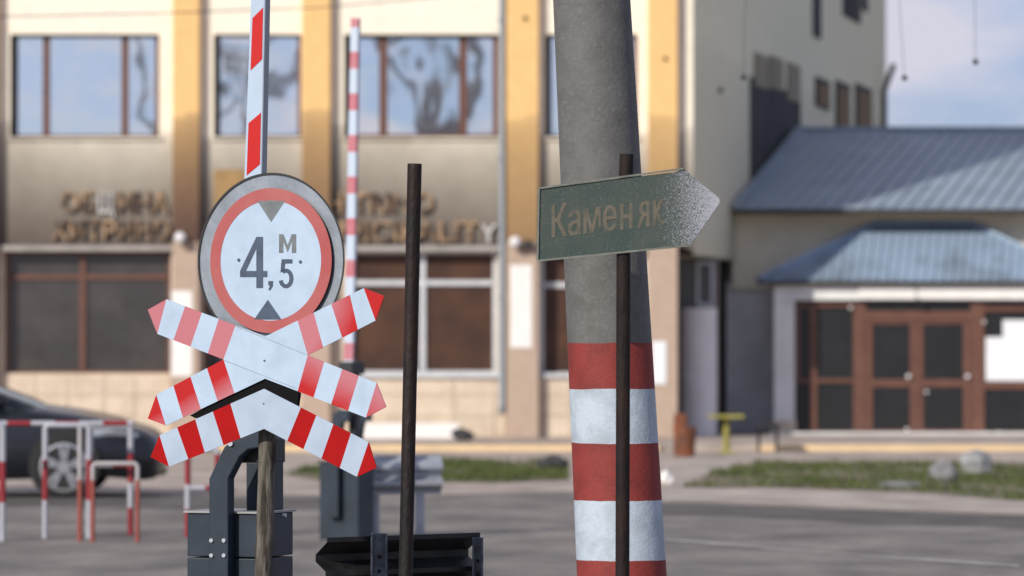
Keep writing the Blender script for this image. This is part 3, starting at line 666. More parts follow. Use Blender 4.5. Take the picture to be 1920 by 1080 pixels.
ink([[(482.5, 376.5), (534, 376.5), (508, 416)]], 'arrow_mark', M['ink_faded'])
ink([[(476.5, 599), (527.5, 599), (502, 562)]], 'arrow_mark', M['ink'])
ink([[(480.5, 444), (493, 444), (493, 540), (480.5, 540)], [(450, 508), (480.4, 508), (480.4, 519.5), (450, 519.5)], [(493.1, 508), (501, 508), (501, 519.5), (493.1, 519.5)], [(480.4, 444.5), (480.4, 466), (461, 507.9), (450, 507.9)]], 'digit', M['ink'])
def arcp(cx, cy, rx, ry, a0, a1, n=18): return [(cx + rx * math.cos(R(a0 + (a1 - a0) * i / n)), cy + ry * math.sin(R(a0 + (a1 - a0) * i / n))) for i in range(n + 1)]
five = [[(528, 486), (548, 486), (548, 494), (534.5, 494), (533, 508), (525.5, 511)]]
o_, i_ = arcp(536, 522, 14, 18.5, -128, 165), arcp(536, 522, 6.5, 11, -128, 165)
for k in range(len(o_) - 1): five.append([o_[k], o_[k + 1], i_[k + 1], i_[k]])
ink(five, 'digit', M['ink'])
ink([[(503, 527), (512, 527), (511, 537), (506, 545), (503, 543), (506, 536), (503, 535)]], 'comma', M['ink'])
ink([[(523, 474), (523, 439), (531, 439), (531, 474)], [(547, 474), (547, 439), (555, 439), (555, 474)], [(531.1, 439), (538.95, 460), (538.95, 473), (531.1, 452)], [(546.9, 439), (539.05, 460), (539.05, 473), (546.9, 452)]], 'letter', M['ink_faded'])
for px, py in ((448, 487.5), (563.5, 491)):
    c = PL.p(px, py, -.008); MB().tube([c, c + PL.n * .003], .007, 12).build('rivet', M['ink'], rp)
# wooden post behind the boards, leaning a hair
b = MB(); path = []; rad = []
for i in range(26):
    t_ = i / 25; py = 1500 + (350 - 1500) * t_
    px = 494 + (py - 1080) * (502 - 494) / (806 - 1080)
    c = at(px, py, YS + .115); c.x += random.uniform(-.002, .002); path.append(c); rad.append(.037 - .003 * t_ + random.uniform(-.0012, .0012))
path[0].z = -.05
b.tube(path, rad, 18, jit=.05); b.build('post', M['wood'], sign)
MB().obox(PL.p(500, 757, -.03), PL.u * .03, PL.n * .025, (0, 0, .03)).build('clamp', M['steel_dark'], sign)

# ================================================================== CONCRETE POLE
YC = 16.5
def zC(py): return at(960, py, YC).z
pc = thing('utility_pole', 'tapered concrete pole with red and white painted bands at the bottom', 'pole', (at(1166, 1080, YC).x, YC + .16, 0))
b = MB(); path = []; rad = []
for i in range(24):
    py = 1500 - i * (2600 / 23)
    l_ = 1037 + (1082 - 1037) * py / 1080; r_ = 1182 + (1250 - 1182) * py / 1080
    c = at((l_ + r_) / 2, py, YC + .16); path.append(c); rad.append((r_ - l_) / 2 * (YC + .16) / F)
c0 = path[0].copy(); c0.z = -.1; path[0] = c0
b.tube(path, rad, 48)
pz = [zC(p) for p in (1300, 1160, 1049, 937, 829, 727, 640)]
RP, WP, CP = (.235, .030, .024), (.45, .53, .60), (.125, .125, .120)
pm = bands('banded_concrete', [z for z in pz], [CP, WP, RP, WP, RP, WP, RP, CP], rough=.75, grime=.6, ns=11, wob=.012)
# pale flecks in the concrete
nt_ = pm.node_tree; bs_ = nt_.nodes['Principled BSDF']; lk = bs_.inputs['Base Color'].links[0].from_socket
tc_ = nt_.nodes.new('ShaderNodeTexCoord'); sp = nt_.nodes.new('ShaderNodeSeparateXYZ'); nt_.links.new(tc_.outputs['Object'], sp.inputs[0])
nf = nt_.nodes.new('ShaderNodeTexNoise'); nf.inputs['Scale'].default_value = 60; nf.inputs['Detail'].default_value = 6; nt_.links.new(tc_.outputs['Object'], nf.inputs[0])
cf = nt_.nodes.new('ShaderNodeValToRGB'); cf.color_ramp.elements[0].position = .55; cf.color_ramp.elements[1].position = .75; nt_.links.new(nf.outputs[0], cf.inputs[0])
mf = nt_.nodes.new('ShaderNodeMix'); mf.data_type = 'RGBA'; mf.inputs[7].default_value = (.30, .30, .29, 1)
mm_ = nt_.nodes.new('ShaderNodeMath'); mm_.operation = 'MULTIPLY'; mz_ = nt_.nodes.new('ShaderNodeMapRange'); mz_.inputs[1].default_value = pz[-1]; mz_.inputs[2].default_value = pz[-1] + .01; mz_.inputs[3].default_value = .04; mz_.inputs[4].default_value = .2; nt_.links.new(sp.outputs[2], mz_.inputs[0]); nt_.links.new(mz_.outputs[0], mm_.inputs[1]); nt_.links.new(cf.outputs[0], mm_.inputs[0])
nt_.links.new(mm_.outputs[0], mf.inputs[0]); nt_.links.new(lk, mf.inputs[6]); nt_.links.new(mf.outputs[2], bs_.inputs['Base Color'])
b.build('shaft', pm, pc)

# ================================================================== GREEN DIRECTION SIGN
YG = 16.05
dsn = thing('direction_sign', 'dull green arrow sign on a rusty pipe in front of the concrete pole', 'road sign', (at(1166, 1080, YG).x, YG, 0))
GL = Plane(1170, 400, YG - .03, R(8))
b = MB(); b.tube([at(1166 + 3, 1600, YG).xyz * 1, at(1167, 1080, YG), at(1169, 475, YG), at(1175, 289, YG)], .0265, 20); b.v = [Vector((v.x, v.y, max(v.z, -.05))) for v in b.v]
b.build('post', M['rust2'], dsn)
def greenmat():
    m = bpy.data.materials.new('worn_green_sheeting'); m.use_nodes = True; nt = m.node_tree; N = nt.nodes.new; L = nt.links.new
    b = nt.nodes['Principled BSDF']; b.inputs['Roughness'].default_value = .55
    tc = N('ShaderNodeTexCoord'); sx_ = N('ShaderNodeSeparateXYZ'); L(tc.outputs['Object'], sx_.inputs[0])
    nz = N('ShaderNodeTexNoise'); nz.inputs['Scale'].default_value = 260; nz.inputs['Detail'].default_value = 2; L(tc.outputs['Object'], nz.inputs[0])
    x0 = at(1225, 400, YG).x - dsn.location.x; x1 = at(1345, 400, YG).x - dsn.location.x
    mr = N('ShaderNodeMapRange'); mr.inputs[1].default_value = x0; mr.inputs[2].default_value = x1; mr.inputs[3].default_value = -.20; mr.inputs[4].default_value = .20; L(sx_.outputs[0], mr.inputs[0])
    ad = N('ShaderNodeMath'); ad.operation = 'ADD'; L(nz.outputs[0], ad.inputs[0]); L(mr.outputs[0], ad.inputs[1])
    cr = N('ShaderNodeValToRGB'); cr.color_ramp.elements[0].position = .42; cr.color_ramp.elements[1].position = .70; L(ad.outputs[0], cr.inputs[0])
    n2 = N('ShaderNodeTexNoise'); n2.inputs['Scale'].default_value = 9; n2.inputs['Detail'].default_value = 8; L(tc.outputs['Object'], n2.inputs[0])
    c2 = N('ShaderNodeValToRGB'); c2.color_ramp.elements[0].position = .35; c2.color_ramp.elements[0].color = (.012, .036, .028, 1); c2.color_ramp.elements[1].position = .65; c2.color_ramp.elements[1].color = (.032, .046, .036, 1); L(n2.outputs[0], c2.inputs[0])
    mx = N('ShaderNodeMix'); mx.data_type = 'RGBA'; L(cr.outputs[0], mx.inputs[0]); L(c2.outputs[0], mx.inputs[6]); mx.inputs[7].default_value = (.33, .34, .39, 1)
    L(mx.outputs[2], b.inputs['Base Color']); return m
gq = [(1012, 354), (1268, 322), (1282, 317), (1349, 372), (1350, 380), (1296, 458), (1266, 462), (1009, 488)]
b = MB(); b.prism([GL.p(x, y, 0) for x, y in gq], -GL.n * .006); bo = b.build('arrow_board', greenmat(), dsn, bevel=.001)
b = MB()   # folded metal border along top, left and bottom
for (p, q) in (((1011, 353), (1282, 316)), ((1008, 489), (1296, 460)), ((1010.5, 352), (1008, 489))):
    P_, Q_ = GL.p(*p, .003), GL.p(*q, .003); d_ = (Q_ - P_); nn = d_.cross(GL.n).normalized()
    b.obox((P_ + Q_) / 2, d_ * .5, nn * .0035, GL.n * .004)
b.build('border', mat('border_metal', (.17, .18, .15), .6, var=.4, scale=20), bo)
def tp(x, y, lift=0):   # x 0..1 along the word, y 0..1 of the capital height
    return GL.p(1034 + x * 213, 447 - x * 26 - y * (64 + 2 * x), .0012 + lift)
b = MB()
def word(body, x0, x1, hh, mirror=False):
    vs, fs = text_mesh(body, 0, 0)
    for sh in (0, .006, .012): b.add([tp(x0 + (1 - v[0] if mirror else v[0]) * (x1 - x0 - .012) + sh, v[1] * hh, sh * .02) for v in vs], fs)
word('Каме', 0, .575, 1.0)
for q in ((.605, .635, 0, .74), (.685, .715, 0, .74), (.635, .685, .32, .43)):
    b.add([tp(q[0], q[2]), tp(q[1], q[2]), tp(q[1], q[3]), tp(q[0], q[3])], [(0, 1, 2, 3)])
word('R', .745, .865, .74, True); word('K', .895, 1.0, .74)
b.build('lettering', mat('faded_letter_film', (.105, .090, .062), .6, col2=(.060, .058, .042), scale=30, lo=.35, hi=.6), bo)
for py in (345, 455):
    c = GL.p(1172, py, -.01); MB().obox(c, GL.u * .05, GL.n * .0035, (0, 0, .012)).build('bracket', M['rust'], dsn)

# ================================================================== BARE BLACK POST
YB = 16.9
bp_ = MB(); bp_.tube([at(758 - 3, 1600, YB), at(760.5, 1080, YB), at(777.5, 307, YB)], [.0285, .0275, .0285], 22)
bp_.v = [Vector((v.x, v.y, max(v.z, -.05))) for v in bp_.v]
o = bp_.build('metal_post', M['rust']); tag(o, 'bare dark rusty pipe post standing between the round sign and the concrete pole', 'post')

# ================================================================== BARRIERS
def striped_boom(name, edges, cols, m_slope=0.0):
    return None
def barrier_head(root, PLN, S, Ybox):
    pass
# --- near barrier: cabinet, yoke and raised boom
YN = 18.3; YAWN = R(22); PN = Plane(430, 1000, YN, YAWN); up = Vector((0, 0, 1))
near = thing('level_crossing_barrier', 'dark blue grey barrier cabinet with yoke and raised boom behind the round sign', 'barrier', (PN.p(430, 1080).x, YN + .1, 0))
k = YN / F
pA, pB = PN.p(351, 962), PN.p(494, 962)
wv = PN.u * ((pB - pA).length); dv = -PN.n * .30
b = MB(); H = pA.z
def boxfrom(mb, o_, a_, b_, c_, m=0):
    o_, a_, b_, c_ = map(Vector, (o_, a_, b_, c_)); mb.obox(o_ + (a_ + b_ + c_) * .5, a_ * .5, b_ * .5, c_ * .5, m)
o0 = Vector((pA.x, pA.y, 0)); zs_ = PN.p(420, 1045).z
boxfrom(b, o0, wv, dv, up * (zs_ - .004)); boxfrom(b, o0 + up * (zs_ + .002), wv, dv, up * (H - zs_ - .002))
cab = b.build('cabinet', M['steel_blue'], near, bevel=.004)
b = MB(); boxfrom(b, o0 + up * (H + .002) - wv.normalized() * .012 + PN.n * .012, wv * 1.06, dv * 1.08, up * .008); b.build('lid', mat('pale_lid', (.30, .31, .31), .5, metal=.3), cab)
c = PN.p(506, 968) + dv * .45; MB().tube([c + wv.normalized() * 0, c + wv.normalized() * .012], .009, 10).build('lock', M['zinc'], cab)
# yoke arms: one in front of the cabinet, one behind
def arm_prof(offn, name, dx=0, dy=0):
    pts = [(405, 1120), (405, 897), (433, 838), (452, 822), (470, 806), (505, 806), (505, 838), (478, 842), (462, 856), (441, 897), (441, 1120)]
    mb = MB(); mb.prism([PN.p(x, y) + PN.n * offn for x, y in pts], -PN.n * .065)
    return mb.build(name, M['steel_blue'], near, bevel=.006)
ya = arm_prof(.070, 'yoke_arm')
m_ = MB(); m_.prism([PN.p(x, y) - PN.n * .16 for x, y in ((431, 975), (431, 868), (480, 868), (480, 975))], -PN.n * .12); m_.build('pivot_block', M['steel_blue'], near, bevel=.006)
m_ = MB(); m_.prism([PN.p(x, y) - PN.n * .005 for x, y in ((446, 868), (446, 835), (466, 810), (500, 806), (516, 822), (516, 868))], -PN.n * .10); m_.build('pivot_cover', M['steel_dark'], near, bevel=.006)
for px in (406.5 + 4, 437 - 3):
    for py in (1012, 1040):
        c = PN.p(px, py) + PN.n * .070; MB().tube([c, c + PN.n * .008], .009, 8).build('bolt', M['zinc'], ya)
c = PN.p(447, 831) + PN.n * .07; MB().tube([c, c + PN.n * .012], .012, 8).build('bolt', M['zinc'], ya)
MB().obox(PN.p(466, 824) - PN.n * .10, PN.u * .035, PN.n * .12, up * .020).build('yoke_head', M['steel_dark'], near, bevel=.008)
# boom
YBM = 17.95
PB = Plane(470, 400, YBM, R(24))
def boom(root, P_, xl, xr, ytop, ybot, depth, nrm_marks, hsv=None): pass
def bxl(py): return 470 + (458 - 470) * py / 320.0
def bxr(py): return 496.5 + (490 - 496.5) * py / 320.0
b = MB(); ytop, ybot = -520, 800
q = [(bxl(ytop) , ytop), (bxr(ytop), ytop), (bxr(ybot), ybot), (bxl(ybot), ybot)]
b.prism([PB.p(x, y) for x, y in q], -PB.n * .05)
bm_ = b.build('boom', mat('boom_paint', (.43, .53, .65), .35, var=.06, scale=10), near, bevel=.004)
# the boom's bare aluminium side
sd_ = MB(); q2 = [PB.p(bxr(ytop), ytop), PB.p(bxr(ybot), ybot)]
sd_.prism([q2[0] - PB.n * .003 + PB.u * .0012, q2[1] - PB.n * .003 + PB.u * .0012, q2[1] - PB.n * .048 + PB.u * .0012, q2[0] - PB.n * .048 + PB.u * .0012], -PB.u * .003)
sd_.build('boom_side', mat('boom_side_metal', (.30, .33, .37), .5, metal=.3), bm_)
boomred = mat('boom_red', (.50, .010, .008), .4, spec=.3)
for kx in range(-3, 5):
    y0 = 34 + kx * 197.0
    y1 = y0 + 96
    sh = 19
    if y1 > 790: continue
    pts = [(bxl(y0) + 4.5, y0), (bxr(y0 - sh) - 3, y0 - sh - 1), (bxr(y1 - sh) - 3, y1 - sh), (bxl(y1) + 4.5, y1 + 2)]
    rs = MB(); rs.prism([PB.p(x, y, .0016) for x, y in pts], -PB.n * .001)
    rs.build('reflector', boomred, bm_)

# --- far barrier across the track
YR = 33.4; YAWR = R(22); PR = Plane(645, 900, YR, YAWR)
far = thing('level_crossing_barrier', 'blurred dark barrier cabinet with raised pink and white boom beside the grey guardrail', 'barrier', (PR.p(645, 990).x, YR + .1, 0))
near['group'] = far['group'] = 'raised level crossing barriers'
pA, pB = PR.p(599, 870), PR.p(672, 870); wv2 = PR.u * ((pB - pA).length); o2 = Vector((pA.x, pA.y, 0)); Z2 = PR.p(640, 868).z
b = MB(); boxfrom(b, o2, wv2, -PR.n * .30, up * Z2); cab2 = b.build('cabinet', M['steel_blue'], far, bevel=.006)
b = MB(); boxfrom(b, o2 + up * (Z2 + .002) - PR.u * .012 + PR.n * .012, wv2 * 1.07, -PR.n * .325, up * .01); b.build('lid', M['steel_dark'], cab2)
b = MB(); b.prism([PR.p(x, y) + PR.n * .07 for x, y in ((622, 970), (622, 835), (632, 775), (642, 768), (660, 768), (660, 790), (648, 792), (641, 838), (641, 970))], -PR.n * .065); b.build('yoke_arm', M['steel_blue'], far, bevel=.006)
b = MB(); b.prism([PR.p(x, y) - PR.n * .33 for x, y in ((622, 970), (622, 835), (632, 775), (642, 768), (660, 768), (660, 790), (648, 792), (641, 838), (641, 970))], -PR.n * .065); b.build('yoke_arm', M['steel_blue'], far, bevel=.006)
MB().obox(PR.p(655, 690) - PR.n * .05, PR.u * .06, PR.n * .12, up * .05).build('yoke_head', M['steel_dark'], far, bevel=.008)
MB().obox(PR.p(655, 760) - PR.n * .1, PR.u * .03, PR.n * .05, up * .32).build('yoke_stem', M['steel_dark'], far, bevel=.008)
b = MB()
def fxl(py): return 657.5 + (644.5 - 657.5) * (py - 38) / 640
def fxr(py): return 671.5 + (661 - 671.5) * (py - 38) / 640
ys = [34, 51]; y = 51
mats_seq = [1]
while y < 690:
    y += 46; ys.append(y); y += 32; ys.append(y)
for i in range(len(ys) - 1):
    y0, y1 = ys[i], ys[i + 1]
    q = [(fxl(y0), y0), (fxr(y0), y0), (fxr(y1), y1), (fxl(y1), y1)]
    b.prism([PR.p(x, yy) for x, yy in q], -PR.n * .045, (i + 1) % 2)
b.build('boom', [mat('far_boom_white', (.50, .58, .68), .4), mat('far_boom_red', (.48, .12, .15), .4, col2=(.5, .2, .23), scale=6)], far)

# ================================================================== GUARDRAILS
def wbeam(mb, p, d, n, L_, m=0, segs=1, h=.31, dep=.083):
    """W profile (height h) swept along d from p; folds stand out along n"""
    prof = [(0, .0), (.02, .0), (.075, 1), (.105, 1), (.145, .12), (.165, .12), (.205, 1), (.235, 1), (.29, 0), (.31, 0)]
    d = Vector(d).normalized(); n = Vector(n).normalized(); p = Vector(p)
    A = [p + up * a + n * (dep * c) for a, c in prof]; B_ = [q + d * L_ for q in A]; k_ = len(prof)
    A2 = [q + n * .004 for q in A]; B2 = [q + n * .004 for q in B_]
    vs = A + B_ + A2 + B2; fs = []
    for i in range(k_ - 1):
        fs += [(i, i + 1, k_ + i + 1, k_ + i), (2 * k_ + i, 2 * k_ + i + 1, 3 * k_ + i + 1, 3 * k_ + i), (i, i + 1, 2 * k_ + i + 1, 2 * k_ + i), (k_ + i, k_ + i + 1, 3 * k_ + i + 1, 3 * k_ + i)]
    fs += [(0, k_, 3 * k_, 2 * k_), (k_ - 1, 2 * k_ - 1, 4 * k_ - 1, 3 * k_ - 1)]
    mb.add(vs, fs, m)
Yg = 18.0
gstart = at(614, 1008, Yg); yg = R(38); gd = Vector((math.cos(yg), math.sin(yg), 0)); gn = Vector((-math.sin(yg), math.cos(yg), 0))
gr = thing('guardrail', 'blackened crash barrier rail seen from behind at the bottom edge beside the pipe post', 'guardrail', (gstart.x, gstart.y, 0))
ln = (at(893, 1008, Yg).x - gstart.x) / gd.x * 1.02
b = MB(); wbeam(b, gstart - up * .31, gd, gn, ln); b.build('rail', M['rail_dark'], gr)
for px, par in ((701, 0), (886, 1)):
    X_ = at(px, 1000, Yg).x; t_ = (X_ - gstart.x) / gd.x; c = gstart + gd * t_; wz = .034 if par == 0 else .022
    ptop = c.z + (.012 if par == 0 else -.02)
    m1 = MB(); cy = c - gn * .03
    for dx in (-1, 1): m1.obox(Vector((cy.x + dx * wz * .9, cy.y, ptop / 2)), (.004, 0, 0), (0, .03, 0), (0, 0, ptop / 2))
    m1.obox(Vector((cy.x, cy.y + .02, ptop / 2)), (wz * .88, 0, 0), (0, .004, 0), (0, 0, ptop / 2))
    po_ = m1.build('post', mat('bluish_zinc_post', (.16, .19, .23), .45, metal=.4, col2=(.05, .06, .07), scale=14), gr)
    m2 = MB()
    for zz in (.10, .16): m2.tube([Vector((cy.x, cy.y + .016, ptop - zz)), Vector((cy.x, cy.y - .004, ptop - zz))], .008, 8)
    m2.build('bolt', M['rust'], po_)
gs = at(688, 866, 34); gf = thing('guardrail', 'short light grey crash barrier rail on two posts behind the pipe post', 'guardrail', (gs.x, 34, 0))
b = MB(); ge = at(826, 862, 34); wbeam(b, Vector((gs.x, 34.0, gs.z - .26)), (1, .25, 0), (.24, -1, 0), (ge.x - gs.x) * 1.03, h=.26); b.build('rail', M['rail'], gf)
for px in (702, 787):
    X_ = at(px, 900, 34.1).x; MB().box((X_ - .038, 34.12, 0), (X_ + .038, 34.2, gs.z - .0)).build('post', M['rail'], gf, bevel=.006)

# ================================================================== RED AND WHITE HOOP RAILINGS
REDP, WHP = (.26, .022, .028), (.40, .41, .45)
hoopm = bands('hoop_paint', [.30, .62], [WHP, REDP, WHP], rough=.4, grime=.3, ns=8)
hoopm2 = bands('hoop_paint_tall', [.22, .42, .66, .84], [REDP, WHP, REDP, WHP, WHP], rough=.4, grime=.3, ns=8)
hoopm3 = bands('hoop_paint_thin', [.48], [(.30, .07, .05), (.42, .40, .40)], rough=.5, grime=.4)
railm = bands('rail_paint', [-.5, -.35, -.17, .02, .2, .36], [REDP, WHP, REDP, WHP, REDP, WHP, REDP], rough=.4, axis=0)
def hoop(px0, px1, pytop, Y, r, m_, label, midpy=None, midm=None, dy=0.0):
    a, c = at(px0, pytop, Y), at(px1, pytop, Y); H_ = a.z; rr = .035
    t = thing('hoop_railing', label, 'railing', ((a.x + c.x) / 2, Y, 0), 'red and white hoop railings beside the road')
    path = [Vector((a.x, Y, 0)), Vector((a.x, Y, H_ - rr))]
    for k_ in range(1, 5): th = math.pi / 2 * k_ / 4; path.append(Vector((a.x + rr * (1 - math.cos(th)), Y + dy * .1, H_ - rr + rr * math.sin(th))))
    for k_ in range(0, 5): th = math.pi / 2 * k_ / 4; path.append(Vector((c.x - rr + rr * math.sin(th), Y + dy * .9, H_ - rr + rr * math.cos(th))))
    path.append(Vector((c.x, Y + dy, 0)))
    b = MB(); b.tube(path, r, 12); b.build('hoop', m_, t)
    if midpy:
        z = at(px0, midpy, Y).z; b = MB(); b.tube([(a.x, Y, z), (c.x, Y + dy, z)], r * .85, 10); b.build('rail', midm or railm, t)
    return t
hoop(-78, 5, 797, 33.2, .026, hoopm, 'red and white hoop railing cut by the left edge of the picture')
hoop(85, 167, 797, 33.7, .023, hoopm, 'red and white hoop railing crossing in front of the car wheel')
hoop(167.5 + 2, 245, 799, 34.3, .024, hoopm2, 'red and white hoop railing with a lower bar in front of the car bonnet', 872)
hoop(174, 258, 869, 33.0, .017, hoopm3, 'low thin reddish hoop railing in front of the car bumper')
a = at(150, 800, 33.2); b = MB(); b.tube([(a.x, 33.2, 0), (a.x, 33.2, a.z)], .019, 10)
tag(b.build('thin_post', hoopm3), 'thin grey and red post standing before the car wheel', 'post')
hoop(352, 408, 842, 33.9, .024, hoopm2, 'pale red and white hoop railing behind the left of the barrier cabinet', 915)
hoop(430, 521, 842, 34.4, .022, hoopm2, 'red and white hoop railing half hidden by the barrier yoke and wooden post')
# long striped top tube carried by the left hoops
b = MB(); a, c = at(0, 801, 33.9), at(248, 801, 33.9); b.tube([(a.x - 1.2, 33.85, a.z + .03), (c.x, 33.95, a.z + .03)], .022, 10)
tag(b.build('top_bar', bands('bar_paint', [-4.2 + .19 * i_ for i_ in range(7)], [REDP, WHP] * 4, rough=.4, axis=0)), 'red and white striped bar lying along the tops of the hoop railings', 'railing bar')

# ================================================================== CAR
CY = 42.6; car = thing('parked_car', 'dark car with silver alloy wheels parked behind the hoop railings', 'car', (at(120, 935, CY).x, CY, 0))
wx = at(120, 885, CY).x; cx0 = wx - 3.55; cx1 = at(287, 900, CY).x   # rear, front
def loft(secs, name, m_, par, sub=2):
    b = MB(); n = len(secs[0])
    for s_ in secs: b.v += [Vector(p) for p in s_]
    for i in range(len(secs) - 1):
        for j in range(n - 1): b.f.append([i * n + j, i * n + j + 1, (i + 1) * n + j + 1, (i + 1) * n + j]); b.m.append(0); b.sm.append(True)
    for i in (0, len(secs) - 1): b.f.append([i * n + j for j in range(n)]); b.m.append(0); b.sm.append(True)
    o = b.build(name, m_, par)
    if sub: s_ = o.modifiers.new('sub', 'SUBSURF'); s_.levels = sub; s_.render_levels = sub
    return o
def sec(x, zb, zt, w, crown=.05, tuck=.06):
    yc = CY + .88
    half = [(w - tuck, zb), (w, zb + .12), (w + .01, (zb + zt) / 2), (w - .03, zt - .06), (w - .16, zt), (w * .45, zt + crown), (0, zt + crown * 1.2)]
    pts = [(x, yc - y, z) for y, z in half] + [(x, yc + y, z) for y, z in half[::-1][1:]]
    return pts
S = [sec(cx0, .45, .80, .62), sec(cx0 + .12, .26, .98, .78), sec(cx0 + .7, .20, .99, .87), sec(wx - 2.0, .18, .96, .88), sec(wx - .6, .18, .92, .88), sec(wx - .25, .20, .87, .88), sec(wx + .25, .22, .82, .87, .04), sec(cx1 - .30, .20, .72, .82, .04), sec(cx1 - .10, .17, .68, .74, .02), sec(cx1 + .02, .20, .60, .60, .01), sec(cx1 + .05, .26, .50, .5, .01)]
body = loft(S, 'body', M['carp'], car)
def gsec(x, z0, z1, w0, w1):
    yc = CY + .88; half = [(w0, z0), ((w0 + w1) / 2 + .01, (z0 + z1) / 2), (w1, z1 - .03), (w1 - .12, z1), (0, z1 + .02)]
    return [(x, yc - y, z) for y, z in half] + [(x, yc + y, z) for y, z in half[::-1][1:]]
loft([gsec(cx0 + .15, .90, .97, .76, .68), gsec(cx0 + .9, .9, 1.40, .8, .62), gsec(cx0 + 1.9, .9, 1.46, .82, .63), gsec(wx - 1.45, .88, 1.38, .82, .62), gsec(wx - .80, .85, 1.12, .82, .68), gsec(wx - .20, .82, .90, .80, .74)], 'windows', M['carg'], car)
loft([gsec(cx0 + .75, 1.36, 1.38, .60, .56), gsec(cx0 + 1.3, 1.42, 1.462, .61, .58), gsec(cx0 + 1.9, 1.44, 1.49, .62, .59), gsec(wx - 1.38, 1.36, 1.40, .62, .58)], 'roof', M['carp'], car, 1)
b = MB(); b.tube([(wx - 1.42, CY + .24, 1.39), (wx - .8, CY + .16, 1.13), (wx - .18, CY + .10, .90)], .028, 8); b.build('windscreen_pillar', M['pipe'], car)
def wheel(x, y, s_):
    t = MB(); Rr = .315
    prof = [(Rr - .02, -.10), (Rr, -.08), (Rr, .08), (Rr - .02, .10), (.24, .10), (.24, -.10)]
    n = 40; vs = []; fs = []
    for i in range(n):
        a = 2 * math.pi * i / n
        for r, o_ in prof: vs.append((x + r * math.cos(a), y + o_, Rr + r * math.sin(a)))
    k_ = len(prof)
    for i in range(n):
        for j in range(k_): fs.append((i * k_ + j, i * k_ + (j + 1) % k_, ((i + 1) % n) * k_ + (j + 1) % k_, ((i + 1) % n) * k_ + j))
    t.add(vs, fs, 0, True); w_ = t.build('wheel', M['tyre'], car)
    r = MB()
    for i in range(5):
        a = 2 * math.pi * i / 5 + .3
        for da in (-.16, .16):
            d = Vector((math.cos(a + da), 0, math.sin(a + da))); c = Vector((x, y + s_ * .085, Rr)) + d * .13
            r.obox(c, d * .11, Vector((0, .012, 0)), d.cross(Vector((0, 1, 0))) * .019)
    r.tube([(x, y + s_ * .06, Rr), (x, y + s_ * .1, Rr)], .06, 20)
    for i in range(40):
        a = 2 * math.pi * i / 40; a2 = 2 * math.pi * (i + 1) / 40
        for q0, q1, o0_, o1_ in ((.215, .243, .104, .10),):
            r.add([(x + q0 * math.cos(a), y + s_ * o0_, Rr + q0 * math.sin(a)), (x + q1 * math.cos(a), y + s_ * o1_, Rr + q1 * math.sin(a)), (x + q1 * math.cos(a2), y + s_ * o1_, Rr + q1 * math.sin(a2)), (x + q0 * math.cos(a2), y + s_ * o0_, Rr + q0 * math.sin(a2))], [(0, 1, 2, 3)])
    r.build('rim', M['alloy'], w_)
for X_ in (wx, wx - 2.6):
    for yy, s_ in ((CY + .07, -1), (CY + 1.69, 1)): wheel(X_, yy, s_)
    b = MB(); b.tube([(X_, CY - .013, .34), (X_, CY + .3, .34)], .355, 32); b.build('wheel_arch', M['plastic'], body)
b = MB(); b.prism([(cx1 - .62, CY + .02, .62), (cx1 - .30, CY + .06, .58), (cx1 - .12, CY + .19, .56), (cx1 - .16, CY + .19, .64), (cx1 - .34, CY + .06, .70), (cx1 - .66, CY + .02, .72)], (0, .05, 0)); b.build('headlight', M['headl'], car)
b = MB(); b.prism([(cx1 - .62, CY + 1.74, .62), (cx1 - .30, CY + 1.70, .58), (cx1 - .12, CY + 1.57, .56), (cx1 - .16, CY + 1.57, .64), (cx1 - .34, CY + 1.70, .70), (cx1 - .66, CY + 1.74, .72)], (0, -.05, 0)); b.build('headlight', M['headl'], car)
MB().box((wx - .75, CY - .06, .93), (wx - .58, CY + .08, 1.05)).build('side_mirror', M['carp'], car, bevel=.03, segs=3)

# ================================================================== SMALL THINGS
def rock(name, px, py, wpx, hpx, m_, label, cat='stone', group=None, seed=1, Z=0.0):
    g = G(px, py, Z); s_ = g.y / F; rnd = random.Random(seed)
    bm = bmesh.new(); bmesh.ops.create_icosphere(bm, subdivisions=3, radius=1)
    offs = [Vector((rnd.uniform(-1, 1), rnd.uniform(-1, 1), rnd.uniform(-1, 1))).normalized() for _ in range(9)]
    for v in bm.verts:
        f_ = 1.0
        for o_ in offs: f_ -= max(0, v.co.normalized().dot(o_) - .72) * rnd.uniform(.55, .75)
        v.co *= f_
        v.co.x *= wpx * s_ / 2; v.co.y *= wpx * s_ * .4; v.co.z = v.co.z * hpx * s_ * .56 + hpx * s_ * .44
    me = bpy.data.meshes.new(name); bm.to_mesh(me); bm.free(); me.materials.append(m_)
    o = bpy.data.objects.new(name, me); COL.objects.link(o); o.location = g; return tag(o, label, cat, group)
rock('boulder', 1768, 905, 62, 44, M['rock'], 'lower grey boulder on the grass, left of the pale one', seed=3)
rock('boulder', 1830, 892, 66, 50, mat('paler_rock', (.42, .43, .43), .9, col2=(.2, .2, .2), scale=5, bump=.6, bscale=8), 'tall pale boulder on the grass before the porch', seed=8)
rock('boulder', 1036, 882, 60, 30, M['rockd'], 'low dark boulder beside the concrete pole', seed=5)
rock('stone_slab', 1685, 915, 96, 13, M['rock'], 'flat grey slab lying on the grass left of the boulders', seed=6)
rock('stone', 1250, 908, 26, 26, M['patch'], 'small whitish stone beside the foot of the concrete pole', seed=9)
rock('rubble_sack', 866, 826, 44, 24, M['rockd'], 'dark lump lying on the terrace by the facade', 'sack', seed=12, Z=TZ)
